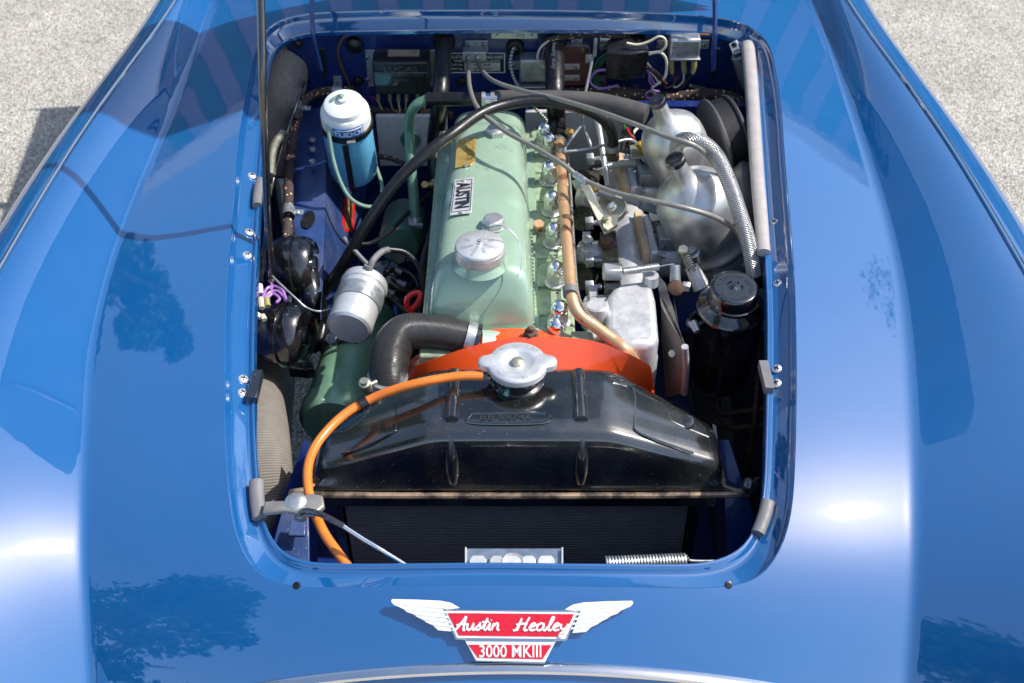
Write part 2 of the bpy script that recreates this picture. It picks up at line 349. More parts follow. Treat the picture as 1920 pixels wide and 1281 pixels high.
# ================================================================== CAR BODY
Bs = Spl([.42, .50, .56, .61, .655, .70, .75, .80, .95, 1.2, 1.5, 1.76, 2.2, 3.2],
         [.40, .52, .60, .668, .718, .758, .792, .814, .848, .880, .905, .922, .94, .945])
XV = Spl([.4, .68, .88, 1.24, 1.56, 1.9, 2.6], [.43, .44, .472, .535, .548, .552, .56])
XC = Spl([.3, .6, .9, 1.18, 1.4, 1.55, 1.9, 2.3, 3.2], [.655, .675, .685, .672, .655, .638, .592, .60, .70])
ZC = Spl([.30, .40, .5, .6, .75, .95, 1.2, 1.5, 1.9, 2.5, 3.2], [.56, .66, .73, .78, .828, .855, .872, .888, .905, .92, .92])
KX = 0.20
def H(x, y):
    s = abs(x); ye = y - 0.22*s*s; fx_ = 1.0+(.07*max(0, min(1, (1.6-y)/.5)) if x < 0 else 0)
    zi = Bs(ye) - KX*s*s + (0.0 if y > .8 else 0)
    xv, xc, zc = XV(y)*fx_, XC(y), ZC(y)
    zv = Bs(y-.22*xv*xv) - KX*xv*xv
    e = .07; D = xc-xv; m = max(.15, (zc-zv))/(math.sqrt(D*D+e*e)-e) if zc-zv > .15 else (zc-zv)/(math.sqrt(D*D+e*e)-e)
    zw = zc - m*(math.sqrt((xc-s)**2+e*e)-e)
    k = .011
    h = max(k-abs(zi-zw), 0)/k
    return max(zi, zw) + h*h*h*k/6.0 if True else 0
def PH(px, py, off=0.0):
    d = ray(px, py); t = .6
    for _ in range(400):
        p = CAM+d*t
        if p.z <= H(p.x, p.y)+off: break
        t += .01
    lo, hi = t-.01, t
    for _ in range(20):
        mdl = (lo+hi)/2; p = CAM+d*mdl
        if p.z <= H(p.x, p.y)+off: hi = mdl
        else: lo = mdl
    return CAM+d*hi
def HN(x, y):
    e = .002; return Vector((-(H(x+e, y)-H(x-e, y))/(2*e), -(H(x, y+e)-H(x, y-e))/(2*e), 1)).normalized()

L0px = [(960,1098),(760,1100),(640,1103),(560,1102),(498,1088),(463,1057),(443,1022),(432,960),(425,880),(420,744),(422,600),(429,480),(438,360),(447,258),(459,183),(470,131),(480,80),(494,58),(522,36),(580,24),(674,20),(838,18),(960,18),(1100,20),(1240,25),(1334,31),(1393,42),(1428,61),(1444,85),(1456,140),(1465,199),(1472,300),(1480,390),(1489,500),(1494,683),(1491,866),(1484,980),(1461,1045),(1424,1085),(1366,1101),(1260,1104),(1100,1100)]
L3px = [(960,1056),(800,1057),(680,1058),(590,1056),(552,1050),(517,1029),(497,999),(487,965),(481,890),(476,800),(474,660),(476,567),(480,480),(484,385),(489,300),(494,234),(499,170),(508,112),(518,86),(540,68),(590,60),(700,57),(838,55),(960,54),(1100,55),(1240,57),(1334,62),(1380,70),(1400,84),(1410,110),(1418,200),(1425,300),(1431,400),(1436,480),(1440,580),(1440,700),(1438,800),(1435,900),(1430,960),(1414,1006),(1390,1031),(1350,1050),(1290,1059),(1100,1058)]
def closed(px, off):
    p = [PH(x, y, off) for x, y in px]; n = len(p); out = []
    for i in range(n):
        a, b, c, d = p[i-1], p[i], p[(i+1) % n], p[(i+2) % n]
        for j in range(12):
            t = j/12; out.append(0.5*((2*b)+(c-a)*t+(2*a-5*b+4*c-d)*t*t+(3*b-a-3*c+d)*t**3))
    return out
def side_split(loop, cen, N):   # resample to 4*N points, anchored at 4 corners seen from centre
    angs = [R_(-90-45*.0) for _ in range(1)]
    xs = [p.x for p in loop]; ys = [p.y for p in loop]
    def corner(sx, sy): return max(range(len(loop)), key=lambda i: sx*loop[i].x*1.0+sy*loop[i].y*1.0)
    fl, bl, br, fr = corner(-1, -1), corner(-1, 1), corner(1, 1), corner(1, -1)
    n = len(loop); out = []
    for a, b in ((fl, bl), (bl, br), (br, fr), (fr, fl)):
        seg = [loop[(a+k) % n] for k in range(((b-a) % n)+1)]
        d = [0]
        for i in range(1, len(seg)): d.append(d[-1]+(seg[i]-seg[i-1]).xy.length)
        for k in range(N):
            t = d[-1]*k/N; i = max(0, min(len(seg)-2, int(np.searchsorted(d, t)-1))); f = (t-d[i])/max(1e-9, d[i+1]-d[i])
            out.append(seg[i].lerp(seg[i+1], f))
    for _ in range(6):
        out = [(out[i-1]+out[i]*2+out[(i+1) % len(out)])/4 for i in range(len(out))]
    return out
NS = 64
A0 = side_split(closed(L0px, 0), None, NS); A3 = side_split(closed(L3px, -.027), None, NS)
NL = len(A0)
YF, YR = .40, 3.15
def outer():
    out = []
    for k in range(NS): y = YF+(YR-YF)*(0.55*(k/NS)**1.0+.45*(k/NS)**2.2); out.append((-XC(y), y))
    for k in range(NS): t = k/NS; out.append((-XC(YR)*(1-2*t), YR))
    for k in range(NS): f = 1-k/NS; y = YF+(YR-YF)*(0.55*f+.45*f**2.2); out.append((XC(y), y))
    for k in range(NS): t = k/NS; out.append((XC(YF)*(1-2*t), YF))
    return out
OUT = outer()
car = thing('sports_car', 'blue classic sports car with its bonnet propped open over the engine bay', 'car', (0, 1.5, 0))
g = G(); M_ = 110
rows = []
for j in range(M_+1):
    t = j/M_; tt = t**1.15
    row = []
    for i in range(NL):
        x = A0[i].x*(1-tt)+OUT[i][0]*tt; y = A0[i].y*(1-tt)+OUT[i][1]*tt
        z = H(x, y)
        if t < .03: z -= .0
        row.append(Vector((x, y, z)))
    rows.append(row)
def rings(g, rows, flip=False):
    o = len(g.v); n = len(rows[0])
    for r in rows: g.v += r
    for j in range(len(rows)-1):
        for i in range(n):
            q = [o+j*n+i, o+j*n+(i+1) % n, o+(j+1)*n+(i+1) % n, o+(j+1)*n+i]
            g.f.append(q if not flip else q[::-1]); g.m.append(0)
rings(g, rows, True)
obj('front_shroud', g, PAINT, car, sharp=80)
# gutter round the opening
g = G(); rr = []
def lrp(f, dz):
    out = []
    for i in range(NL):
        p = A0[i].lerp(A3[i], f); out.append(Vector((p.x, p.y, H(p.x, p.y)+dz)))
    return out
for f, dz in ((0, 0), (.03, -.0008), (.06, -.0035), (.09, -.009), (.12, -.0125), (.17, -.0155), (.25, -.018), (.45, -.0235), (.65, -.029), (.76, -.0315), (.83, -.0315), (.88, -.0295), (.94, -.0275), (1.0, -.027), (1.03, -.028), (1.04, -.031)):
    rr.append(lrp(f, dz))
rr.append([Vector((p.x, p.y, p.z-(.004 if p.y > 1.62 else .022))) for p in rr[-1]])
rings(g, rr)
obj('bonnet_gutter', g, PAINT, car, sharp=80)
# wings outside the beading
for sgn in (-1, 1):
    g = G()
    def wf(u, v, sgn=sgn):
        y = .30+(YR-.30)*u; a = v*R_(100); xb, zb = XC(y), ZC(y)
        if v < .8:
            a = v/.8*R_(90); return (sgn*(xb+.085*math.sin(a)), y, zb-.11*(1-math.cos(a)))
        k = (v-.8)/.2; return (sgn*(xb+.085+.02*math.sin(k*3.14)), y, zb-.11-k*.42)
    g.grid(wf, 110, 40, flip=(sgn > 0))
    obj('front_wing', g, PAINT, car, sharp=80)
    g = G(); g.tube([V(sgn*XC(y), y, ZC(y)+.0015) for y in np.linspace(.45, YR, 60)], .0035, 8, 2)
    obj('beading', g, CHROME, car)
g = G()
g.grid(lambda u, v: (-.8+1.6*u, YR, .25+.68*v), 4, 2); obj('rear_bulkhead', g, PAINT, car)
# nose below the frame: closes the front
g = G(); g.grid(lambda u, v: (-.68+1.36*u, YF-.0+.03*v, H(min(.66, abs(-.68+1.36*u)), YF)-(.0+.25*v)), 20, 4); obj('nose_panel', g, PAINT, car)
# grille top moulding at the foot of the picture
g = G(); g.tube([V(x, .668-.04*x*x, H(x, .668-.04*x*x)+.001) for x in np.linspace(-.30, .30, 24)], .008, 10, 2, flat=.6)
obj('grille_moulding', g, CHROME, car)
# windscreen and scuttle (out of frame, casts the shadow on the ground)
g = G(); g.grid(lambda u, v: (-.62+1.24*u, 2.62+.12*v-.10*(1-(2*u-1)**2), .93+.30*v), 16, 2); obj('windscreen_pane', g, GLASS, car)
g = G(); fr = [V(-.64, 2.63, .92), V(-.62, 2.76, 1.24), V(-.3, 2.66, 1.26), V(.3, 2.66, 1.26), V(.62, 2.76, 1.24), V(.64, 2.63, .92)]
g.tube(fr, .012, 8, 6); obj('windscreen_frame', g, CHROME, car)
# raised bonnet
HY, HZ = 1.87, .985; ANG = R_(76)
g = G()
def bf(u, v, off=0.0):
    L = .98*v; hw = (.415-.12*v); cr = .0
    x = (2*u-1)
    # round the front corners
    if v > .8: hw *= math.sqrt(max(.0, 1-((v-.8)/.2*.62)**2))
    up = .03*(1-x*x) + .02*math.sin(v*3.14)
    yy = L*math.cos(ANG)-up*math.sin(ANG); zz = L*math.sin(ANG)+up*math.cos(ANG)
    return Vector((x*hw, HY-L*math.cos(ANG)+(up+off)*math.sin(ANG), HZ+L*math.sin(ANG)+(up+off)*math.cos(ANG)))
g.grid(lambda u, v: bf(u, v), 24, 30); g.grid(lambda u, v: bf(u, v, .012), 24, 30, flip=True)
bon = obj('bonnet', g, PAINT, car, sharp=80)
# hinge arms
for x0, x1 in ((585, 603), (1340, 1337)):
    g = G(); a = PY(x0, -10, 1.82); b = PY(x0+2 if x0 < 900 else x0, 60, 1.79); c = PY(x1, 132, 1.785)
    top = bf(.1 if x0 < 900 else .9, .12)
    g.tube([c, b, a, a.lerp(top, .6), top], .0042, 8); obj('hinge_arm', g, BAYP, car)
    g = G(); q = PY(x1+4, 118, 1.797); g.box(q, (.010, .006, .055)); obj('hinge_slot', g, RUBBER, car)
# prop rod: black with a yellowed face, from the left side of the bay up to the bonnet
g = G(); b0 = P(508, 545, .74); b1 = PY(494, 200, 1.31); b2 = PY(489, 0, 1.36); tp = bf(.02, .86)
g.tube([b0, b1, b2, b2.lerp(tp, .5), tp], .0055, 10); obj('prop_rod', g, BLACKP, car)
# rim screws
def screw_geo(r=.0062):
    g = G(); g.lathe([(r, 0), (r, .0008), (r*.82, .0022), (r*.4, .003), (0, .0032)], (0, 0, 0), (0, 0, 1), 20)
    g.box((0, 0, .0030), (r*1.1, r*.24, .0012), mi=1); g.box((0, 0, .0030), (r*.24, r*1.1, .00125), mi=1); return g
scr = None
for px, py in ((472,331),(467,437),(463,480),(456,712),(455,738),(1453,418),(1459,533),(1457,693),(1456,720),(618,44),(793,37),(966,35),(1138,38),(1313,48)):
    p = PH(px, py, -.028); n = (HN(p.x, p.y)+(V(-.6 if px > 960 else .6, 0, 0) if py > 100 else V(0, -.5, 0))).normalized(); m_ = mtx(p+n*.001, n, 1.05 if py > 100 else .8, random.random()*1.5)
    if scr is None: scr = origin_part('rim_screw', screw_geo(), [ALUB, RUBBER], car, m_)
    else: copy_at(scr, car, m_)
# little rubber buffers at the front corners of the gutter
for px, py in ((556, 1098), (1366, 1097)):
    p = PH(px, py, 0); g = G(); g.lathe([(.0042, -.002), (.0042, .0005), (.003, .001), (0, .0006)], p, HN(p.x, p.y), 16); obj('rubber_buffer', g, RUBBER, car)
# seals on the inner flange
def seal(pxs, r, m, nm='rubber_seal', dz=-.002):
    g = G(); pts = [PH(x, y, dz-.023) for x, y in pxs]; g.tube(pts, [rp(r, pts[0]), rp(r, pts[-1])], 14, flat=.75)
    return obj(nm, g, m, car)
seal([(1402,84),(1408,150),(1414,240),(1420,330),(1426,400),(1432,474)], 13, SEAL)
seal([(481,902),(482,935),(487,972)], 14, RUBG)
seal([(1440,940),(1434,965),(1421,1000)], 13, RUBG)
seal([(489,337),(484,360),(482,385)], 9, RUBG)
for px, py in ((1436, 707), (479, 725)):
    p = PH(px, py, -.028); g = G(); g.box(p, (.012, .05, .012)); obj('flange_clip', g, RUBG if px > 900 else BLACKP, car, bevel=.001)
# badge -----------------------------------------------------------
bc = PH(960, 1180); bn = HN(0, bc.y); bu = V(1, 0, 0); bv = bn.cross(bu).normalized()
bk = dep(bc)/FPX
vs_ = (bv.dot(UP))   # foreshortening of the nose slope
def bp_(px, py): return ((px-960)*bk, -(py-1180)*bk/vs_)
org = bc+bn*.004
badge = obj('nose_badge', G().prism([bp_(*q) for q in ((830,1143),(1085,1146),(1062,1199),(1042,1200),(1020,1240),(893,1236),(872,1198),(855,1197))], org, bu, bv, .003), CHROME, car, bevel=.0006)
def plate(poly, h, m, nm):
    return obj(nm, G().prism([bp_(*q) for q in poly], org+bn*h, bu, bv, .0012), m, badge)
plate(((835,1146),(1081,1149),(1059,1196),(858,1194)), .0022, WHITE, 'white_border')
plate(((874,1201),(1040,1202),(1021,1237),(894,1234)), .0022, WHITE, 'white_border')
plate(((840,1149.5),(1076,1151.5),(1056,1192),(861,1190)), .003, REDE, 'red_enamel_field')
plate(((879,1206),(1034,1207),(1017,1232),(897,1229.5)), .003, REDE, 'red_enamel_field')
for sgn in (-1, 1):
    W = [(832,1144),(862,1141),(846,1132),(825,1128),(780,1126),(735,1125),(733,1129),(738,1135),(748,1139),(757,1143),(763,1148),(775,1152),(782,1157),(793,1162),(800,1167),(812,1172),(822,1181),(848,1183)]
    if sgn > 0: W = [(1920-x+0, y+3) for x, y in W][::-1]
    else: W = W
    obj('badge_wing', G().prism([bp_(*q) for q in W], org+bn*-.001, bu, bv, .0035), WHITE, badge, bevel=.0005)
    fe = G()
    for k in range(5):
        x0 = 745+k*17; y0 = 1133+k*9.3; x1 = 838+k*3; y1 = 1141+k*8.5
        if sgn > 0: x0, x1, y0, y1 = 1920-x0, 1920-x1, y0+3, y1+3
        a = bp_(x0, y0); b = bp_(x1, y1)
        fe.tube([org+bu*a[0]+bv*a[1]+bn*.0024, org+bu*b[0]+bv*b[1]+bn*.0026], .0011, 6)
    obj('feather_ridges', fe, WHITE, badge)
# script lettering, drawn as bent strokes
GL = {
 'A': ([[(0,.0),(.18,.05),(.5,.7),(.62,1),(.62,.5),(.64,.0),(.78,.05)], [(.15,.35),(.45,.42),(.75,.42)]], .82),
 'u': ([[(0,.5),(.04,.15),(.15,0),(.3,.1),(.38,.5),(.38,.1),(.48,0),(.55,.06)]], .52),
 's': ([[(0,.05),(.2,.35),(.28,.52),(.3,.3),(.34,.12),(.22,0),(.06,.05)]], .40),
 't': ([[(.02,.1),(.18,.5),(.26,.9),(.18,.2),(.26,0),(.4,.08)], [(.0,.58),(.42,.62)]], .38),
 'i': ([[(0,.1),(.12,.5),(.12,.1),(.2,0),(.3,.08)], [(.14,.72),(.16,.75)]], .30),
 'n': ([[(0,0),(.06,.5),(.1,.3),(.24,.5),(.34,.4),(.34,.1),(.42,0),(.5,.05)]], .5),
 'H': ([[(0,.0),(.15,.1),(.3,.9),(.26,.5),(.2,0)], [(.1,.42),(.4,.5),(.66,.48)], [(.7,1),(.6,.6),(.55,.1),(.62,0),(.75,.06)]], .78),
 'e': ([[(.0,.2),(.2,.3),(.32,.42),(.22,.53),(.08,.4),(.06,.12),(.18,0),(.38,.08)]], .40),
 'a': ([[(.34,.45),(.2,.53),(.04,.38),(.04,.1),(.16,0),(.3,.12),(.36,.5),(.36,.12),(.44,0),(.54,.06)]], .50),
 'l': ([[(0,.1),(.2,.5),(.3,.95),(.2,.95),(.14,.5),(.14,.1),(.22,0),(.34,.08)]], .34),
 'y': ([[(0,.5),(.04,.2),(.15,.08),(.3,.2),(.38,.5),(.34,.0),(.22,-.4),(.06,-.42),(.1,-.2),(.4,.02)]], .5)}
g = G(); LH = 24
for wd, x0, x1 in (('Austin', 852, 938), ('Healey', 964, 1068)):
    tot = sum(GL[c][1] for c in wd); x = 0
    for c in wd:
        for st in GL[c][0]:
            pts = []
            for a, b in st:
                X = x0+(x+a)/tot*(x1-x0)+b*6-2; Y = 1180-b*LH+ (0 if wd == 'Austin' else 1)
                q = bp_(X, Y); pts.append(org+bu*q[0]+bv*q[1]+bn*.0046)
            g.tube(pts, rp(2.1, bc), 6, 5)
        x += GL[c][1]
obj('script_lettering', g, WHITE, badge)
g = G(); q = bp_(957, 1219); text(g, '3000 MKIII', .0180, org+bu*q[0]+bv*q[1], bu, bv, .0048, bold=.006, sx=.84)
obj('plate_lettering', g, WHITE, badge)
# bay panels ------------------------------------------------------
FY = 1.84
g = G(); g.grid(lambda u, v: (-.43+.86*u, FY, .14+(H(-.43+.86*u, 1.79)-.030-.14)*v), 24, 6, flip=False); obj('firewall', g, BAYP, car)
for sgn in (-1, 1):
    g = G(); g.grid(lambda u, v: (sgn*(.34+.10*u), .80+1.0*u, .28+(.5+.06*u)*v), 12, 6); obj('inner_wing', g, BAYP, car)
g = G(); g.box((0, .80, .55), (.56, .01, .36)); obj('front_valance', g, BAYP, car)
# ================================================================== FIREWALL EQUIPMENT
FF = FY-.001
def fw(px, py, d=0.0): return PY(px, py, FF-d)
U_, V_ = V(1, 0, 0), V(0, 0, 1)
def fbox(g, x0, y0, x1, y1, d, mi=0, back=0.0):
    a = fw(x0, y0, d); b = fw(x1, y1, d)
    g.box(((a.x+b.x)/2, FF-(d+back)/2, (a.z+b.z)/2), (abs(b.x-a.x), d-back, abs(a.z-b.z)), mi=mi); return g
def shead(px, py, d=0.0, r=4.5, m=None, par=None, nm='screw'):
    p = fw(px, py, d); rr = rp(r, p); g = G(); g.lathe([(rr, 0), (rr, .001), (rr*.8, .0028), (0, .0036)], p, (0, -1, 0), 14)
    g.box(p+V(0, -.0034, 0), (rr*1.2, .001, rr*.22), mi=1); g.box(p+V(0, -.0034, 0), (rr*.22, .0011, rr*1.2), mi=1)
    return obj(nm, g, [m or ZINC, RUBBER], par)
# voltage regulator
t = thing('voltage_regulator', 'large black ribbed regulator box on the left of the blue bulkhead', 'regulator', fw(750, 150))
g = G(); fbox(g, 684, 94, 822, 163, .004); obj('mounting_plate', g, ZINC, t, bevel=.001)
g = G(); a = fw(697, 118, .055); b = fw(807, 178, .055); sl_ = [(FF-.004, fw(0, 92, .004).z), (FF-.03, fw(0, 100, .03).z), (FF-.055, a.z), (FF-.055, b.z), (FF-.004, b.z)]
n = len(sl_); g.add([V(a.x, y, z) for y, z in sl_]+[V(b.x, y, z) for y, z in sl_], [tuple(range(n)), tuple(range(n, 2*n))[::-1]]+[(i, n+i, n+(i+1) % n, (i+1) % n) for i in range(n)])
bx = obj('cover', g, mat('bakelite', (.012, .012, .013), .32, coat=.25, coatr=.25, dust=.05), t, bevel=.003)
g = G(); z_ = fw(0, 143, .057).z; g.box(((a.x+b.x)/2, FF-.0555, z_-.006), (b.x-a.x-.004, .004, .026)); obj('raised_band', g, BLACKP, bx, bevel=.001)
g = G(); text(g, 'LUCAS', .016, fw(751, 130, .0562), U_, V_, .0008, sx=1.25); text(g, 'MADE IN ENGLAND', .007, fw(751, 141, .059), U_, V_, .0008, sx=1.3); text(g, 'RB340', .007, fw(751, 150, .059), U_, V_, .0006, sx=1.3)
obj('moulded_lettering', g, RUBG if False else mat('moulded_black', (.10, .10, .10), .35, coat=.4), bx)
g = G(); q = fw(757, 104, .036); g.box(q, (.055, .020, .002), Matrix.Rotation(R_(40), 3, 'X')); obj('paper_label', g, mat('worn_label', (.17, .12, .09), .6, var=.3), bx)
shead(689, 108, .004, 4.5, par=t); shead(689, 149, .004, 4.5, par=t)
for x, dx, m_ in ((709, 18, YELW), (731, 14, TERM), (747, 6, CREAM), (762, -5, TERM), (783, -4, TERM), (796, 0, YELW)):
    g = G(); g.tube([fw(x, 176, .03), fw(x, 190, .032)], .0035, 8, 2); obj('spade_sleeve', g, TERM, t)
    g = G(); g.tube([fw(x, 189, .032), fw(x+dx*.4, 205, .034), fw(x+dx, 216, .03)], .0016, 6); obj('lead', g, m_, t)
# chassis plate
t = thing('chassis_plate', 'black and silver chassis number plate behind the twin cable clamp', 'plate', fw(894, 118))
g = G(); fbox(g, 841, 100, 947, 137, .002); obj('plate', g, WHITE, t)
g = G(); fbox(g, 843, 101.5, 945, 135.5, .0026); obj('black_field', g, mat('matt_black_print', (.008, .008, .01), .6), t)
g = G(); fbox(g, 871, 118, 938, 133.5, .0032); obj('number_strip', g, ALUB, t)
g = G(); text(g, 'AUSTIN  MOTOR  ENGLAND', .0085, fw(894, 107.5, .003), U_, V_, .0005, sx=.85)
text(g, 'WHEN ORDERING PARTS QUOTE', .006, fw(894, 114.5, .003), U_, V_, .0005, sx=.9)
text(g, 'CAR No.', .0062, fw(857, 121.7, .003), U_, V_, .0005); text(g, 'ENG No.', .0062, fw(857, 129.3, .003), U_, V_, .0005); obj('white_lettering', g, WHITE, t)
g = G(); text(g, 'HBJ8 2648', .007, fw(904, 121.7, .0036), U_, V_, .0005); text(g, 'SEE ENGINE', .0058, fw(904, 129.5, .0036), U_, V_, .0005, sx=1.1); obj('stamped_lettering', g, BLACKP, t)
# number plate (bare)
t = thing('number_tag', 'bare silver stamped number tag high on the bulkhead above the black grommet', 'plate', fw(965, 65))
g = G(); fbox(g, 921, 57, 1008, 73, .002); obj('plate', g, ALUB, t, bevel=.0005)
g = G(); text(g, '3067819', .0085, fw(965, 60.5, .0025), U_, V_, .0004, spacing=1.2); obj('stamped_number', g, RUBG, t); g = G(); text(g, '1107Z', .0085, fw(971, 67.5, .0025), U_, V_, .0004, spacing=1.1); obj('stamped_lettering', g, RUBG, t)
shead(933, 63, .002, 3.5, par=t); shead(997, 63.5, .002, 3.5, par=t)
# grommets / blanking plugs
for x, y, r, lb, op in ((665, 84, 17, 'large dark blanking plug left of the regulator box, under the brown capillary pipe', 0), (559, 81, 9, 'small blanking plug in the top left corner of the bulkhead', 0), (672, 152, 10, 'blanking plug with a raised rim beside the regulator bracket', 1),
                    (572, 150, 10, 'black grommet with a rod passing through at the left end of the bulkhead', 1), (866, 152, 10, 'small black plug below the chassis plate', 1), (966, 88, 17, 'big black grommet with a black and white wire coming out', 1), (833, 78, 21, 'black collar where the left heater hose enters the bulkhead', 1), (1040, 80, 20, 'black collar where the middle heater hose enters the bulkhead', 1)):
    p = fw(x, y); r_ = rp(r, p); g = G()
    prof = [(r_, 0), (r_, .003), (r_*.85, .007), (r_*.5, .008), (r_*.42, .004 if op else .009), (0, .003 if op else .0095)]
    g.lathe(prof, p, (0, -1, 0), 24); setp(obj('grommet', g, RUBBER, loc=p), lb, 'grommet', 'rubber plugs in the blue bulkhead')
# black and white wire
g = G(); g.tube([fw(966, 88), fw(962, 92, .012), fw(957, 115, .02), fw(961, 140, .03), fw(971, 162, .05), P(985, 185, .80), P(1010, 210, .77), P(1026, 228, .76), P(1036, 250, .76)], .0026, 8)
o = obj('cloth_wire', g, STRIPEW, loc=fw(966, 88)); setp(o, 'black and white striped cloth wire out of the big grommet', 'wire')
# twin cable clamp
t = thing('cable_clamp_bracket', 'zinc bracket above the chassis plate holding the ends of two grey cables', 'bracket', fw(892, 95))
g = G(); fbox(g, 872, 76, 915, 101, .003); obj('back_plate', g, ZINC, t, bevel=.0008)
g = G(); fbox(g, 866, 98, 912, 115, .026); obj('clamp_block', g, ZINC, t, bevel=.0015)
shead(879, 84, .003, 5.5, par=t); shead(908, 84, .003, 5.5, par=t); shead(889, 93, .012, 3.5, par=t)
for x in (878, 895):
    g = G(); p = fw(x, 108, .026); g.lathe([(.0055, 0), (.0055, .004), (.004, .006), (.004, .009)], p, (0, -1, -.3), 12); obj('ferrule', g, ZINC, t)
def cable(nm, lb, pts, r, m, cat='cable', group=None, seg=10):
    g = G(); g.tube(pts, r, seg); o = obj(nm, g, m, loc=pts[0]); return setp(o, lb, cat, group)
CA = [fw(878, 109, .03), fw(878, 118, .045), P(881, 165, .885), P(899, 207, .90), P(945, 245, .905), P(1000, 275, .90), P(1055, 308, .895), P(1091, 335, .885), P(1150, 360, .885), P(1220, 376, .89), P(1300, 394, .885), P(1350, 412, .86), P(1385, 440, .83), P(1402, 480, .80)]
cable('choke_cable', 'grey sheathed cable arching across the green cover and past the front carburettor', CA, .0037, CABLE)
CB = [fw(895, 109, .03), fw(899, 125, .045), P(922, 150, .885), P(975, 169, .90), P(1050, 187, .915), P(1120, 208, .925), P(1190, 233, .935), P(1250, 256, .935), P(1300, 272, .93), P(1330, 296, .90), P(1352, 330, .87), P(1385, 400, .80)]
cable('choke_cable', 'grey sheathed cable running straight right over the rear carburettor', CB, .0037, CABLE)
t = thing('cable_ferrule', 'bright metal ferrule on the lower grey cable above the throttle bracket', 'ferrule', P(1091, 335, .885))
g = G(); a, b = P(1078, 327, .887), P(1096, 339, .886); g.tube([a, b], .0052, 12, 2); g.tube([b, b+(b-a)*.25], .0044, 12, 2); obj('sleeve', g, ZINC, t)
# thin brown capillary
cable('capillary_pipe', 'thin brown capillary pipe looping along the top edge of the bulkhead', [fw(660, 172, .01), fw(652, 150, .01), fw(640, 125, .01), fw(634, 100, .01), fw(639, 78, .01), fw(655, 65, .01), fw(700, 59, .01), fw(800, 57, .01), fw(960, 56, .01), fw(1100, 58, .01), fw(1240, 61, .01), fw(1330, 66, .01)], .0024, BROWNP, 'pipe')
# silver cut-out box
t = thing('relay', 'plain silver relay box left of the middle heater hose', 'relay', fw(1005, 135))
g = G(); fbox(g, 953, 115, 1025, 131, .003); obj('foot', g, ZINC, t, bevel=.0008)
g = G(); fbox(g, 974, 113, 1030, 155, .035, back=.002); obj('cover', g, ZINC, t, bevel=.004, bseg=3); shead(962, 123, .003, 4.5, par=t)
g = G(); a = fw(972, 150, .037); g.box(fw(1002, 154, .02), (.055, .042, .003)); obj('rim', g, ZINC, t, bevel=.001)
# brown fuse board
t = thing('fuse_board', 'reddish brown board with two metal terminals right of the middle hose', 'fuse board', fw(1080, 125))
g = G(); a = fw(1058, 89, .02); b = fw(1102, 161, .02); cx, cz = (a.x+b.x)/2, (a.z+b.z)/2; w_, h_ = (b.x-a.x)/2, (a.z-b.z)/2
rrp = lambda w_, h_, c: [(-w_+c, -h_), (w_-c, -h_), (w_, -h_+c), (w_, h_-c), (w_-c, h_), (-w_+c, h_), (-w_, h_-c), (-w_, -h_+c)]
g.prism(rrp(w_, h_, .006), (cx, FF-.014, cz), U_, V_, .006); g2 = G(); g2.prism(rrp(w_+.002, h_+.002, .007), (cx, FF-.002, cz), U_, V_, .014)
obj('rim', g2, ZINC, t); bd = obj('board', g, BROWNB, t, bevel=.0006)
for y in (126, 147):
    g = G(); fbox(g, 1048, y-5, 1087, y+5, .023, back=.018); obj('terminal_strip', g, ALUP, t, bevel=.0006); shead(1055, y, .023, 4.5, par=t, m=ZINC); shead(1080, y, .023, 4, par=t, m=ZINC)
g = G(); fbox(g, 1071, 68, 1092, 92, .003); obj('hanger', g, ZINC, t, bevel=.001); shead(1081, 75, .003, 5, par=t)
# P clips on the bulkhead
for x0, y0, x1, y1, lb, m_ in ((1124, 62, 1143, 94, 'bright metal clip holding the upper loom above the taped box', ZINC), (1118, 143, 1136, 188, 'grey metal clip over the thick loom below the taped box', SHIELD)):
    t = thing('pipe_clip', lb, 'clip', fw((x0+x1)/2, (y0+y1)/2), 'metal clips on the looms')
    g = G(); fbox(g, x0, y0 if y0 > 100 else y0+16, x1, y1 if y0 < 100 else y0+24, .004); obj('tab', g, m_, t, bevel=.001)
    yc = 68 if y0 < 100 else 175; g = G(); a, b = fw(x0, yc, .0), fw(x1, yc, .0); g.tube([a+V(0, -.008, 0), b+V(0, -.008, 0)], .0095 if y0 < 100 else .0145, 18, 1, caps=False); obj('loop', g, m_, t)
    shead((x0+x1)/2, 84 if y0 < 100 else 152, .004, 5, par=t)
# taped connector box
t = thing('taped_connector', 'black tape wrapped connector box among the wires on the right of the bulkhead', 'connector', fw(1176, 115))
g = G(); a = fw(1137, 98, .05); b = fw(1213, 148, .05); xm = fw(1175, 84, .02)
g.add([V(a.x, a.y, a.z), V(b.x, a.y, a.z+.002), V(b.x-.004, a.y, b.z+.002), V(a.x+.002, a.y, b.z), V(a.x+.006, FF, a.z+.010), V(b.x-.004, FF, a.z+.010), V(b.x, FF, b.z), V(a.x, FF, b.z), V(xm.x, FF-.03, a.z+.013), V(xm.x, a.y-.004, a.z-.001), V(xm.x, a.y-.003, b.z-.002)],
      [(0, 3, 10, 9), (9, 10, 2, 1), (0, 9, 8, 4), (9, 1, 5, 8), (4, 8, 5), (0, 4, 7, 3), (1, 2, 6, 5), (3, 7, 6, 2, 10)])
obj('tape_wrap', g, mat('black_tape', (.012, .012, .013), .25, coat=.4, var=.3, bump=.8, bs=90, coatr=.15), t, bevel=.002)
for k, pts in enumerate(([(1137,100),(1120,115),(1113,140),(1117,160),(1133,168),(1155,165)], [(1137,105),(1124,120),(1117,145),(1122,162),(1140,166)], [(1138,110),(1122,128),(1120,152),(1130,165)])):
    g = G(); g.tube([fw(x, y, .03-.002*k) for x, y in pts], .0018, 6); obj('green_wire', g, GRNW, t)
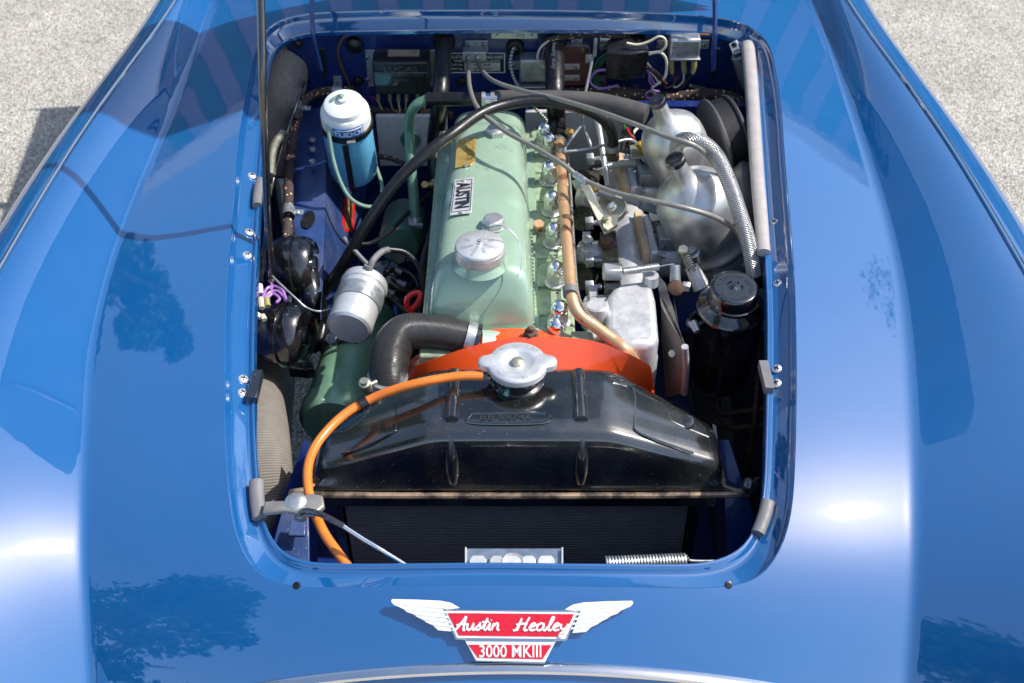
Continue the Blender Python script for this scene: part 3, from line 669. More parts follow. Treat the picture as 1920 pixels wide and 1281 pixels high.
g = G(); g.tube([fw(x, y, .045) for x, y in ((1137,131),(1120,133),(1109,143),(1107,155),(1116,163),(1130,166),(1160,160))], .0023, 8); obj('purple_wire', g, PURPLE, t)
wr = [([(1175,81),(1195,84),(1215,79),(1235,69),(1247,74),(1247,88),(1237,97),(1216,100)], CREAM, .0022), ([(1216,102),(1235,98),(1247,107),(1250,125),(1246,145),(1232,158),(1223,166),(1232,182)], CREAM, .0024),
      ([(1213,120),(1218,135),(1217,150),(1222,160)], PURPLE, .0018), ([(1213,125),(1224,140),(1238,158)], CREAM, .0016), ([(1214,118),(1230,140),(1240,150)], CREAM, .0016), ([(1213,130),(1222,148),(1230,162)], PURPLE, .0016), ([(1214,122),(1236,140),(1250,158)], BROWNP, .0018), ([(1214,126),(1240,150),(1246,165)], RUBBER, .003)]
for pts, m_, r in wr:
    g = G(); g.tube([fw(x, y, .045) for x, y in pts], r, 7); obj('wire', g, m_, t)
g = G(); p = [fw(x, y, .05) for x, y in ((1236,172),(1222,170),(1212,175),(1213,183),(1222,184))]; g.tube(p, .002, 6); obj('wire_loop', g, PURPLE, t)
# right relay
t = thing('relay', 'silver relay box with rounded cover and three sleeved terminals at the right of the bulkhead', 'relay', fw(1285, 95))
g = G(); fbox(g, 1232, 75, 1329, 92, .003); obj('foot', g, ZINC, t, bevel=.002)
g = G(); fbox(g, 1257, 74, 1311, 113, .034, back=.002); obj('cover', g, ZINC, t, bevel=.005, bseg=3)
g = G(); a = fw(1255, 112, .036); b = fw(1313, 112, .036); g.box(((a.x+b.x)/2, FF-.019, a.z), (b.x-a.x, .038, .004)); obj('rim', g, ZINC, t, bevel=.001)
shead(1239, 84, .003, 5.5, par=t); shead(1320, 84, .003, 5.5, par=t)
for pts, m_ in (([(1259,138),(1266,148),(1262,160),(1250,165)], BROWNP), ([(1282,136),(1281,152),(1270,163),(1262,163)], CREAM), ([(1301,136),(1290,150),(1270,175),(1262,187)], RUBBER)):
    x = pts[0][0]; g = G(); g.tube([fw(x, 113, .022), fw(x, 126, .024), fw(x+1 if x < 1290 else x-3, 138, .026)], [.0052, .005, .0036], 8); obj('spade_sleeve', g, TERM, t)
    g = G(); g.tube([fw(a, b, .027) for a, b in pts], .0017, 6); obj('lead', g, m_, t)
# silver can (top right)
t = thing('condenser_can', 'small silver cylinder on a bracket in the top right corner of the bay', 'canister', fw(1392, 120))
a, b = fw(1385, 103, .035), fw(1405, 160, .04); g = G(); g.tube([a, b], [.0145, .0145], 20, 1); obj('can', g, ZINC, t, bevel=.001)
g = G(); g.slab([fw(1367, 84, .02), fw(1381, 76, .02), fw(1391, 97, .03), fw(1376, 108, .03)], (0, .003, 0)); obj('bracket', g, ALUB, t, bevel=.0006)
g = G(); q = fw(1376, 84, .022); g.lathe([(.005, 0), (.005, .003), (0, .004)], q, (0, -1, 0), 12); obj('bolt', g, CHROME, t)
g = G(); g.tube([fw(1383, 97, .035), a], .008, 14, 2); obj('neck', g, BLACKP, t)
# small rubber stub on ledge
cable('rubber_stub', 'short black rubber tube lying below the right relay', [fw(1292, 162, .02), fw(1322, 168, .025)], .006, RUBBER, 'tube')
# looms
cable('wiring_loom', 'thin braided loom along the top right of the bulkhead', [fw(1020, 82, .03), fw(1040, 72, .03), fw(1075, 67, .012), fw(1135, 66, .012), fw(1160, 68, .014), fw(1180, 74, .014), fw(1202, 82, .02)], .0062, HARND, 'wiring loom')
g = G(); g.tube([fw(x, y, .035) for x, y in ((1030,76),(1015,88),(1008,105),(1012,120),(1020,126))], .0022, 7); setp(obj('cream_wire', g, CREAM, loc=fw(1030, 76)), 'cream wire curling down from the loom to the silver relay box', 'wire')
g = G(); g.tube([fw(x, y, .033) for x, y in ((1030,78),(1020,92),(1017,110),(1020,128))], .0015, 7); setp(obj('purple_wire', g, PURPLE, loc=fw(1030, 78)), 'thin purple wire beside the cream one next to the middle hose', 'wire')
cable('wiring_loom', 'thick braided loom running right behind the carburettors', [fw(1030, 178, .03), fw(1090, 176, .03), fw(1150, 172, .03), fw(1200, 178, .03), fw(1260, 184, .03), fw(1320, 178, .04), fw(1365, 182, .05), fw(1392, 196, .08), P(1408, 215, .76)], .0115, HARN, 'wiring loom')
cable('wiring_loom', 'braided loom passing behind the washer bottle and the green pipe', [fw(688, 205, .03), fw(715, 208, .03), fw(760, 212, .03), fw(810, 212, .03), fw(850, 215, .03)], .0075, HARN, 'wiring loom')
cable('wiring_loom', 'thin loom drooping below the washer bottle toward the green pipe', [P(690, 225, .73), P(697, 265, .71), P(705, 290, .70), P(735, 298, .70), P(765, 310, .69)], .0048, HARND, 'wiring loom')
g = G(); g.tube([fw(x, y, .02) for x, y in ((700,213),(730,222),(770,226),(850,218))], .0022, 6); setp(obj('red_wire', g, REDW, loc=fw(700, 213)), 'red wire hanging below the loom by the white panel', 'wire')
g = G()
for k in range(5): g.tube([fw(755+9*k, 221-k, .035+.003*k), fw(770+8*k, 226-2*k, .045), fw(788+6*k, 215, .045), fw(792+4*k, 205, .04)], .0026, 6)
setp(obj('brown_wires', g, BROWNP, loc=fw(780, 220)), 'bundle of brown wires behind the green pipe bend', 'wires')
g = G(); g.tube([fw(x, y, .035) for x, y in ((986,205),(1000,213),(1030,210),(1060,207))], .0024, 6); g.tube([fw(x, y, .035) for x, y in ((986,203),(1003,209),(1030,207))], .0024, 6)
setp(obj('blue_wires', g, LABB, loc=fw(1000, 210)), 'pair of blue wires behind the engine', 'wires')
# insulation panels below
for x0, x1, y0, y1, lb in ((704, 842, 218, 312, 'pale grey insulation panel behind the green pipe'), (985, 1196, 210, 350, 'grey insulation panel behind the rear of the engine')):
    a = PY(x0, y0, 1.775); b = PY(x1, y1, 1.775); g = G(); g.box(((a.x+b.x)/2, 1.78, (a.z+b.z)/2), (b.x-a.x, .01, a.z-b.z)); o = obj('insulation_panel', g, GPANEL, loc=a, bevel=.002); setp(o, lb, 'panel')
g = G(); a = PY(770, 262, 1.774); g.lathe([(.0, 0), (.019, .0), (.017, .003), (0, .003)], a, (0, -1, 0), 20); setp(obj('grommet', g, GREEND, loc=a), 'green blanking plug in the white panel behind the green pipe', 'grommet')
g = G(); g.box(PY(1262, 300, 1.76), (.14, .02, .2)); g.box(PY(1330, 330, 1.75), (.3, .02, .3)); obj('bulkhead_step', g, BAYP, car)
g = G(); g.box((.06, 1.6, .16), (.84, 1.6, .02)); obj('added_dark_floor', g, CORE, car)  # black sheet added under the bay to keep its gaps dark
# heater hoses
def clamp(par, p, ax, r, w_=.011, m=None, nm='hose_clamp', scr_=True):
    g = G(); u, v, a = frame(ax); p = Vector(p); g.lathe([(r, -w_/2), (r+.0012, -w_/2), (r+.0012, w_/2), (r, w_/2)], p, ax, 24)
    o = obj(nm, g, m or ZINC, par)
    return o
t = thing('heater_hose', 'thick black hose from the left bulkhead collar down behind the green pipe', 'hose', fw(833, 80))
g = G(); pts = [fw(833, 78, 0), fw(832, 86, .03), PY(828, 150, 1.72), PY(824, 200, 1.69), P(816, 260, .72), P(816, 300, .70), P(824, 345, .67)]; g.tube(pts, .0145, 16); obj('tube', g, RUBBER, t)
clamp(t, P(823, 343, .672), pts[-1]-pts[-2], .0148)
g = G(); a = P(812, 346, .69); g.tube([a, a+V(-.012, -.002, .0)], .0045, 10, 2); g.lathe([(.0065, 0), (.0065, .004)], a+V(-.014, -.002, 0), (0, -.6, .8), 6); obj('clamp_screw', g, BRASS, t)
g = G(); g.tube([P(824, 345, .67), P(824, 372, .65), P(822, 400, .62)], .011, 12); obj('brass_stub', g, BRASS, t)
g = G(); a = P(828, 372, .665); g.lathe([(.011, 0), (.013, .004), (.009, .006), (.007, .004), (0, .004)], a, (-.3, -.6, .7), 20); obj('drain_tap', g, BRASS, t)
t = thing('heater_hose', 'thick black hose from the middle bulkhead collar to the tan pipe', 'hose', fw(1040, 85))
g = G(); pts = [fw(1040, 80, 0), fw(1040, 90, .03), PY(1040, 150, 1.73), PY(1041, 190, 1.70), P(1044, 225, .775), P(1047, 262, .775)]; g.tube(pts, [.0185, .0175, .0165, .016, .0155, .015], 16); obj('tube', g, RUBBER, t)
clamp(t, P(1046, 249, .776), pts[-1]-pts[-2], .0158, .014, BLACKP); clamp(t, P(1047, 268, .775), (0, -1, -.1), .0128, .008)
g = G(); a = P(1064, 248, .79); g.lathe([(.006, 0), (.006, .01), (.004, .012)], a, (.6, -.6, .5), 6); obj('clamp_screw', g, BRASS, t)
g = G(); text(g, 'heavy duty', .010, PY(1038, 105, 1.738)+V(0, -.018, .01), V(0, -.25, -1), V(1, 0, 0), .0006); obj('printed_lettering', g, mat('hose_print', (.2, .24, .3), .6), t)
# pipe joined to tan copper pipe
t = thing('tan_pipe', 'tan metal pipe running beside the chrome nuts down to the orange fan cowl', 'pipe', P(1050, 270, .775))
pts = [P(1047, 262, .775), P(1050, 282, .785), P(1053, 330, .80), P(1058, 400, .81), P(1064, 470, .815), P(1069, 530, .815), P(1073, 562, .81), P(1086, 590, .80), P(1115, 612, .79), P(1150, 638, .78), P(1178, 662, .77), P(1205, 700, .70)]
g = G(); g.tube(pts, .0083, 14, 8); obj('tube', g, COPPER, t)
for q, ax in ((P(1054, 292, .789), V(0, -1, 0)), (P(1069, 547, .815), V(0, -1, -.1))):
    clamp(t, q, ax, .0092, .012, IRON if False else RUBG, 'strap')
for q in (P(1062, 415, .811),):
    clamp(t, q, V(.03, -1, 0), .0086, .010, RUSTY, 'strap')
# spiral wire beside it
cable('spiral_capillary', 'thin spiral wound capillary along the right of the tan pipe', [P(1064, 295, .775), P(1069, 350, .785), P(1073, 420, .80), P(1078, 500, .80), P(1083, 550, .80), P(1095, 580, .79), P(1115, 600, .78), P(1132, 615, .775)], .0026, SPIRAL, 'pipe')
# breather / heater horizontal pipe
t = thing('vacuum_hose', 'horizontal black and grey hose joined by a bright clamp above the rear of the engine', 'hose', P(900, 185, .86))
g = G(); g.tube([P(801, 186, .865), P(850, 186, .868), P(908, 187, .87)], .0112, 14); obj('black_tube', g, RUBBER, t)
g = G(); g.tube([P(902, 186, .87), P(932, 186, .87)], .0095, 12, 2); obj('connector', g, CHROME, t)
for x in (907, 924): clamp(t, P(x, 187, .87), V(1, 0, 0), .011, .006)
g = G(); g.tube([P(926, 183, .87), P(990, 183, .873), P(1050, 184, .872), P(1120, 192, .87), P(1175, 205, .868), P(1212, 215, .866)], [.0115, .0118, .0118, .0155, .0165, .016], 16); obj('grey_tube', g, RUBG if False else mat('worn_grey_black_hose', (.07, .065, .062), .5, var=.2, dust=.1), t)
t = thing('green_pipe', 'green painted metal pipe bending down behind the black hose', 'pipe', P(775, 300, .75))
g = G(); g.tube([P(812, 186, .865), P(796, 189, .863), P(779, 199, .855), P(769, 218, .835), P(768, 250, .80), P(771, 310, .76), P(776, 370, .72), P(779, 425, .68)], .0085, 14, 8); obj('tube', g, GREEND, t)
clamp(t, P(779, 415, .687), P(779, 425, .68)-P(776, 370, .72), .0105, .012); g = G(); a = P(786, 424, .69); g.box(a, (.012, .007, .006)); obj('clamp_screw', g, ZINC, t)
# long black crossing hose
pts = [P(585, 575, .64), P(610, 545, .68), P(648, 488, .74), P(690, 417, .80), P(740, 345, .85), P(800, 287, .885), P(850, 250, .90), P(900, 214, .905), P(950, 196, .905), P(1010, 189, .905), P(1070, 197, .90), P(1115, 213, .885), P(1140, 235, .86), P(1149, 258, .83), P(1150, 285, .80)]
t = thing('crossing_hose', 'long black hose arching from lower left over the green cover to the manifold', 'hose', pts[0])
g = G(); g.tube(pts, .0088, 14, 8); obj('tube', g, RUBBER, t)
clamp(t, P(1149, 276, .81), pts[-1]-pts[-2], .0096, .011)
g = G(); g.tube([P(1150, 285, .80), P(1150, 300, .785)], .0095, 6, 2); obj('union', g, RUSTY, t)
# ================================================================== LEFT SIDE
t = thing('washer_bottle', 'blue washer bottle with a white cap and black strap at the rear left', 'bottle', P(660, 300, .7))
tp_ = P(644, 192, .878); bt = P(664, 320, .722); ax = (tp_-bt).normalized(); Lb = (tp_-bt).length; rb = rp(46, P(655, 270, .8))
g = G(); g.lathe([(rb*.80, -.004), (rb*.95, .0), (rb*1.02, .012), (rb*1.0, Lb*.735)], bt, ax, 36)
obj('blue_lower_body', g, BLUEF, t)
g = G(); g.lathe([(rb*1.0, Lb*.735), (rb*.99, Lb*.86), (rb*.97, Lb*.89), (rb*.88, Lb*.92), (rb*.80, Lb*.925)], bt, ax, 36); obj('white_upper_body', g, WHITEP, t)
g = G(); g.lathe([(rb*.80, Lb*.91), (rb*.83, Lb*.925), (rb*.82, Lb*.94), (rb*.79, Lb*.98), (rb*.68, Lb*1.0), (rb*.2, Lb*1.03), (rb*.2, Lb*1.06), (0, Lb*1.065)], bt, ax, 36); obj('cap', g, WHITEP, t)
# label (wrapped) facing camera
dirc = (CAM-bt); dirc = (dirc-ax*dirc.dot(ax)).normalized(); sidev = ax.cross(dirc).normalized()*-1
if sidev.x < 0: sidev = -sidev
def wrap(a, h, rr): return bt+ax*h+(dirc*math.cos(a)+sidev*math.sin(a))*rr
rl = lambda h: rb*1.0+.0009
g = G(); g.grid(lambda u, v: wrap(-.62+1.27*u, Lb*(.76+.12*v), rl(Lb*(.76+.12*v))), 16, 6)
lab = obj('label', g, LABB, t)
g = G(); text(g, 'TUDOR', .0135, (0, 0, 0), U_, V_, 0, bold=.03, sx=1.15)
g.v = [wrap(v.x/rb+.06, Lb*.805+v.z, rl(Lb*.805+v.z)+.0006) for v in g.v]; g.tube([wrap(a, Lb*.86, rl(Lb*.86)+.0003) for a in np.linspace(-.5, .6, 9)], .0009, 5, 2)
obj('label_lettering', g, WHITE, lab)
g = G(); g.lathe([(rb*1.0+.0015, Lb*.69), (rb*1.0+.003, Lb*.69), (rb*1.0+.003, Lb*.755), (rb*1.0+.0015, Lb*.755)], bt, ax, 36); obj('strap', g, RUBBER, t)
g = G(); g.grid(lambda u, v: wrap(-.30+.22*u, -.004+Lb*.70*v, rb*1.02+.0025), 4, 6); obj('vertical_strap', g, RUBBER, t)
g = G(); q = wrap(.12, Lb*.42, rb+.003); g.tube([wrap(-.1, Lb*.722, rb+.004), wrap(.2, Lb*.722, rb+.006)], .003, 8, 2); obj('buckle', g, ZINC, t)
g = G(); g.tube([bt+ax*Lb*1.09, P(634, 182, .885), P(622, 190, .88), P(616, 212, .862), P(617, 250, .84), P(625, 300, .80), P(640, 345, .765), P(660, 375, .74), P(690, 388, .72), P(712, 380, .71), P(716, 350, .71), P(706, 315, .71)], .0034, 10, 8); obj('tube', g, CLEARG, t)
t = thing('pipe_clip', 'bright P clip on the loom directly above the washer bottle cap', 'clip', fw(632, 155), 'metal clips on the looms')
g = G(); fbox(g, 624, 144, 642, 166, .004); obj('tab', g, ZINC, t, bevel=.001); g = G(); g.tube([fw(624, 170, .012), fw(642, 170, .012)], .0105, 16, 1, caps=False); obj('loop', g, ZINC, t); shead(633, 153, .004, 4.5, par=t)
pts = [fw(665, 169, .012), fw(640, 170, .012), fw(612, 171, .015), fw(590, 176, .03), P(571, 190, .78), P(559, 215, .765), P(550, 250, .755), P(545, 290, .75), P(542, 340, .75), P(540, 400, .745), P(538, 470, .73)]
cable('wiring_loom', 'braided loom with red flecks running down the left inner wing', pts, .0082, HARN, 'wiring loom', seg=14)
for x, y, z, lb in ((548, 398, .752, 'bright clip pinning the red flecked loom to the inner wing, above the upper horn'), (563, 203, .785, 'small bright clip on the loom left of the washer bottle')):
    t = thing('pipe_clip', lb, 'clip', P(x, y, z), 'metal clips on the looms'); g = G(); q = P(x+8, y, z-.004); g.box(q, (.022, .013, .002)); obj('tab', g, ZINC, t, bevel=.0005)
    g = G(); g.tube([P(x-7, y-7, z), P(x-7, y+8, z)], .0102, 14, 2, caps=False); obj('loop', g, ZINC, t); g = G(); g.lathe([(.004, 0), (.004, .002), (0, .003)], P(x+10, y, z-.002), (0, -.4, 1), 12); obj('bolt', g, ZINC, t)
# footwell box on the left
t = thing('footwell_box', 'blue painted footwell box on the left of the bay carrying the washer bottle', 'panel', P(600, 400, .6))
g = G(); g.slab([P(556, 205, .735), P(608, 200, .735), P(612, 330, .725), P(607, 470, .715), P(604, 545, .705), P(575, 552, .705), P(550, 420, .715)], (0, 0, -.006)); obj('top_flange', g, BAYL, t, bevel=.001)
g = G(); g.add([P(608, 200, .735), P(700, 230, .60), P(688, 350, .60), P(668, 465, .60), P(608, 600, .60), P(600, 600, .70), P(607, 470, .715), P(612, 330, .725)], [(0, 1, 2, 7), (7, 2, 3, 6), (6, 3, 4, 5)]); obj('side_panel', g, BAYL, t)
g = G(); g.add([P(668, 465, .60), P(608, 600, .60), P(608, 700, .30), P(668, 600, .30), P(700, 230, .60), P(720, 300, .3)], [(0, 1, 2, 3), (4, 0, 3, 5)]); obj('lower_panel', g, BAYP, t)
g = G(); g.lathe([(.011, 0), (.011, .0008), (0, .0008)], P(578, 412, .7165), (0, 0, 1), 20, sy=2.2); obj('hole_dark_disc', g, CORE, t)  # black disc on the flange paints the shade inside a hole
for y in (283, 307, 265):
    p = P(586, y, .733); g = G(); g.hexa(p, (0, 0, 1), .0065, .005); obj('bolt', g, ZINC, t)
t2 = thing('warning_sticker', 'red framed instruction sticker on the blue footwell panel', 'sticker', P(651, 403, .65))
def onside(px, py): 
    a, b, c = P(612, 330, .725), P(688, 350, .60), P(668, 465, .60); n = (b-a).cross(c-a).normalized(); d = ray(px, py); return CAM+d*((a-CAM).dot(n)/d.dot(n)), (n if n.z > 0 else -n)
ps = [onside(*q)[0] for q in ((643, 371), (665, 373), (661, 436), (640, 434))]; nn = onside(650, 400)[1]
g = G(); g.slab([p+nn*.0015 for p in ps], nn*.0006); obj('frame', g, REDP, t2)
ps = [onside(*q)[0] for q in ((647, 375), (660, 376), (657, 431), (645, 430))]; g = G(); g.slab([p+nn*.0022 for p in ps], nn*.0003); obj('print_area', g, mat('tarnished_foil', (.16, .10, .04), .5, col2=(.35, .33, .2), c2s=80), t2)
# ducts
def duct(lb, pts, r, m, loc):
    t = thing('air_duct', lb, 'duct', loc); g = G(); g.tube(pts, r, 28, 10); obj('hose', g, m, t); return t
duct('brown grey cloth air duct in the rear left corner of the bay', [V(-.40, 1.86, .80), P(530, 120, .80), P(517, 180, .77), P(500, 250, .72), P(495, 330, .66)], .050, DUCT, P(520, 160, .78))
duct('ribbed cloth air duct at the front left corner of the bay', [P(480, 620, .52), P(478, 720, .60), P(487, 810, .655), P(492, 880, .65), P(497, 960, .60), P(500, 1040, .5)], .040, DUCTR, P(490, 850, .66))
# horns
def horn(lb, c, ax, r, face_up):
    t = thing('horn', lb, 'horn', c, 'pair of black horns at the left')
    g = G(); g.lathe([(r*.55, -.035), (r*.9, -.03), (r, -.022), (r, -.006), (r*1.06, -.005), (r*1.06, .001), (r*.98, .002)], c, ax, 40); obj('rear_body', g, BLACKP, t)
    g = G(); g.lathe([(r*.98, .002), (r*1.0, .006), (r*.97, .016), (r*.90, .026), (r*.80, .030), (r*.72, .026), (r*.3, .028), (r*.28, .033), (0, .034)], c, ax, 40); obj('front_cover', g, BLACKP, t)
    return t
c1 = P(556, 500, .715); a1 = V(.97, -.02, .10).normalized()
t = horn('upper black horn with a long trumpet beside the left inner wing', c1, a1, .047, 0)
g = G(); q = [P(572, 470, .72), P(584, 540, .70), P(590, 590, .66), P(580, 640, .60)]; g.tube(q, [.012, .016, .021, .025], 20); obj('trumpet', g, BLACKP, t)
c2 = P(538, 628, .70); a2 = V(.95, -.22, .12).normalized()
t = horn('lower round black horn with purple wires above it', c2, a2, .046, 0)
g = G(); a = P(508, 630, .71); g.lathe([(.022, 0), (.02, .02), (.008, .022), (.008, .03), (0, .03)], a, -a2, 20); obj('adjuster_housing', g, BLACKP, t)
g = G(); g.slab([P(530, 555, .73), P(547, 553, .73), P(546, 580, .72), P(531, 580, .72)], (.0, 0, -.004)); obj('bracket', g, BLACKP, t, bevel=.001)
g = G(); g.slab([P(560, 640, .62), P(592, 690, .60), P(575, 692, .60), P(540, 690, .62)], (0, 0, -.02)); obj('trumpet_mouth', g, BLACKP, t, bevel=.002)
t = thing('horn_wires', 'purple and cream horn wires with connector sleeves at the left edge', 'wires', P(500, 550, .75))
for pts in ([(492,560),(500,542),(515,537),(530,545),(536,562)], [(494,562),(505,549),(520,546),(532,556)], [(500,560),(512,551),(524,560),(518,568)], [(505,522),(510,535),(508,545)]):
    g = G(); g.tube([P(x, y, .76) for x, y in pts], .0022, 7); obj('purple_wire', g, PURPLE, t)
for pts in ([(486,500),(490,530),(484,560)], [(480,520),(488,560),(486,600)], [(488,490),(484,520),(496,548)], [(490,470),(494,500),(490,520)], [(500,455),(496,480),(500,500)]):
    g = G(); g.tube([P(x, y, .74) for x, y in pts], .0028, 7); obj('black_wire', g, RUBBER, t)
for x, y, x2, y2, m_ in ((508, 505, 508, 528, TERM), (489, 560, 491, 578, CREAM), (500, 560, 502, 575, TERM), (487, 535, 489, 552, WHITEP), (482, 590, 490, 596, WHITEP), (492, 592, 496, 600, CREAM)):
    g = G(); g.tube([P(x, y, .762), P(x2, y2, .76)], .0042, 8, 2); obj('connector_sleeve', g, m_, t)
cable('steel_wire', 'thin bare steel wire from the horn connectors across to the silver coil', [P(500, 508, .77), P(525, 532, .765), P(555, 560, .755), P(575, 577, .745), P(600, 584, .74), P(632, 576, .735)], .0016, ZINC, 'wire')
g = G(); g.tube([P(528, 250, .80), P(512, 280, .80), P(507, 330, .79)], .007, 10); g.tube([P(530, 246, .80), P(541, 252, .79), P(536, 262, .78)], .002, 8); setp(obj('hinge_spring_rod', g, ZINCY, loc=P(520, 270, .8)), 'pale metal rod with a hooked wire at the upper left edge', 'rod')
cable('cable_rod', 'black rod slanting up to the grommet in the rear left corner', [fw(571, 150, 0), P(566, 165, .82), P(548, 220, .80), P(530, 270, .78), P(514, 330, .76), P(506, 370, .74)], .003, BLACKP, 'rod')
# chassis rails and dark underside
for sgn, lb in ((-1, 'dark chassis rail low on the left'), (1, 'dark chassis rail low on the right')):
    g = G(); g.box((sgn*.27, 1.3, .36), (.08, 1.1, .10)); setp(obj('chassis_rail', g, BAYP, loc=(sgn*.27, 1.3, .36), bevel=.004), lb, 'chassis rail')
# ignition coil
t = thing('ignition_coil', 'silver cylindrical can with its round end facing forward, left of the green cover', 'coil', P(670, 590, .74))
a = P(688, 525, .765); b = P(665, 620, .745); ax = V(-.06, -.86, .05).normalized()
a = P(686, 528, .76); e_ = P(664, 622, .72); ax = (e_-a).normalized(); Lc = (e_-a).length; ax = (ax+V(0, -.2, .40)).normalized(); Lc *= 1.22; rc = rp(42, e_)
g = G(); g.lathe([(0, Lc), (rc*.88, Lc), (rc, Lc-.003), (rc, Lc*.52), (rc*1.015, Lc*.515), (rc*1.015, Lc*.50), (rc, Lc*.495), (rc*1.0, .018), (rc*1.06, .016), (rc*1.08, .010), (rc*1.02, .002), (rc*.8, 0), (0, 0)], a, ax, 48, ); obj('can', g, ALUB, t, sharp=30)
g = G(); g.lathe([(rc*1.02, .028), (rc*1.07, .028), (rc*1.07, .052), (rc*1.02, .052)], a, ax, 48); obj('mounting_strap', g, ZINC, t)
g = G(); g.tube([P(692, 506, .79), P(700, 488, .80), P(715, 473, .80), P(730, 468, .80)], .0048, 12); g.lathe([(.007, 0), (.006, .012)], P(690, 512, .785), (.1, .3, 1), 12); obj('coil_lead_cover', g, RUBG, t)
g = G(); g.tube([P(730, 468, .80), P(760, 474, .79), P(785, 500, .77), P(798, 540, .74), P(790, 580, .70), P(770, 600, .66)], .0042, 10); obj('high_tension_lead', g, RUBBER, t)
cable('grey_boot_lead', 'short grey sleeved lead crossing the long black hose', [P(645, 447, .77), P(658, 462, .765), P(672, 478, .755), P(690, 497, .74)], .0036, RUBG, 'lead')
cable('black_lead', 'black lead sagging from the long hose toward the green pipe', [P(655, 450, .76), P(680, 458, .75), P(705, 452, .74), P(735, 430, .72), P(770, 395, .70), P(800, 370, .69), P(825, 350, .68)], .0035, RUBBER, 'lead')
# green oil filter / dynamo top and generator
t = thing('oil_filter_bowl', 'dark green cylinder in shade between the coil and the engine', 'filter', P(745, 470, .62))
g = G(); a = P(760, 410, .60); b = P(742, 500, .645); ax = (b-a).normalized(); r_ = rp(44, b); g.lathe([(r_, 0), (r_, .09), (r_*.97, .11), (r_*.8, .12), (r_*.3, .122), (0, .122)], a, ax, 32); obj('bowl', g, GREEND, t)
g = G(); g.hexa(b+V(0.008, 0, .012), (0, -.5, .8), .011, .012); obj('centre_bolt', g, IRON, t)
t = thing('dynamo', 'fat green dynamo low at the front left behind the radiator', 'dynamo', P(650, 720, .55))
a = P(688, 600, .56); b = P(628, 800, .57); ax = (b-a).normalized(); r_ = rp(66, P(655, 720, .6)); Ld = (b-a).length
g = G(); g.lathe([(r_*.9, 0), (r_, .004), (r_, Ld*.86), (r_*1.07, Ld*.87), (r_*1.07, Ld*.95), (r_*.9, Ld), (0, Ld)], a, ax, 40); obj('casing', g, mat('dynamo_green', (.22, .42, .28), .32, .3, coat=.5, var=.15, vs=30, coatr=.12, dust=.05), t)
g = G(); g.box(P(640, 640, .6), (.06, .05, .05)); g.hexa(P(622, 640, .64), (0, -.5, 1), .011, .012); obj('terminal_cover', g, BLACKP, t, bevel=.003)
# distributor
t = thing('distributor', 'black distributor cap with a tangle of plug leads beside the green cover', 'distributor', P(725, 520, .66))
g = G(); a = P(722, 522, .68); g.lathe([(.028, -.03), (.03, 0), (.026, .012), (.012, .016), (.010, .022), (0, .022)], a, (-.2, -.3, 1), 28); obj('cap', g, BLACKP, t)
rnd = random.Random(3)
for k, q in enumerate([[(722,512),(745,505),(775,520),(790,560),(785,600)], [(730,530),(755,545),(780,545),(800,520),(806,480)], [(715,535),(735,560),(765,585),(790,590)], [(728,540),(750,565),(785,555),(800,600)], [(735,520),(765,540),(795,500),(803,440)], [(740,560),(765,570),(792,565),(800,530),(796,490)]]):
    g = G(); g.tube([P(x, y, .72-.012*i-.004*k) for i, (x, y) in enumerate(q)], .0042, 8); obj('plug_lead', g, RUBBER, t)
for x, y in ((745, 508), (752, 532), (730, 548)):
    g = G(); g.tube([P(x-8, y-3, .71), P(x+8, y+5, .705)], [.006, .0075], 10, 2); obj('lead_boot', g, BLACKP, t)
cable('plug_lead_sleeve', 'thick ribbed blue black lead running along the left side of the green cover', [P(822, 385, .70), P(808, 440, .72), P(796, 480, .72), P(790, 520, .71), P(800, 560, .69)], .0055, RUBBER, 'lead')
t = thing('dipstick', 'bright red loop handle of the dipstick beside the green cover', 'dipstick', P(773, 570, .74))
g = G(); g.tube([P(776, 592, .73), P(764, 575, .745), P(763, 562, .755), P(772, 552, .76), P(785, 549, .76), P(788, 556, .757), P(782, 570, .748), P(773, 580, .74), P(768, 596, .72)], .0042, 10); obj('loop_handle', g, REDP, t)
# front left bracket, bonnet release cable, blue brackets
t = thing('release_lever', 'worn brass coloured lever on the flange at the front left corner', 'lever', P(530, 950, .79))
g = G(); g.prism([(0, -.011), (.025, -.008), (.045, -.013), (.060, -.015), (.070, -.004), (.066, .012), (.05, .016), (.035, .006), (0, .006)], P(497, 955, .785), V(1, 0, .05), V(0, 1, 0), .008); obj('arm', g, mat('worn_cast_lever', (.36, .33, .29), .45, .7, var=.2, bump=.4), t, bevel=.002)
g = G(); g.lathe([(.013, 0), (.013, .003), (.011, .005), (.005, .006), (0, .006)], P(555, 944, .792), (0, -.2, 1), 18); obj('pivot_bolt', g, ZINC, t)
g = G(); g.lathe([(.008, 0), (.007, .006), (0, .009)], P(565, 968, .775), (0, -.2, 1), 12); obj('clamp_nut', g, ZINC, t)
g = G(); g.tube([P(563, 962, .795), P(575, 958, .80), P(605, 966, .805), P(645, 987, .80)], .0036, 10); ob_ = obj('cable_sheath', g, BLACKP, t)
g = G(); g.tube([P(640, 984, .80), P(680, 1010, .79), P(720, 1034, .78), P(765, 1062, .76)], .0026, 10); obj('bare_cable', g, CHROME, t)
t = thing('radiator_bracket', 'blue upright bracket left of the radiator, dusty at its foot', 'bracket', P(560, 900, .6))
g = G(); g.add([P(572, 822, .72), P(592, 850, .70), P(592, 960, .66), P(596, 1060, .58), P(505, 1010, .60), P(530, 935, .66)], [(0, 1, 2, 5), (5, 2, 3, 4)]); obj('panel', g, BAYP, t)
g = G(); g.slab([P(528, 960, .69), P(578, 962, .69), P(580, 1060, .66), P(500, 1060, .66)], (0, 0, -.01)); obj('ledge', g, BAYL, t, bevel=.001)
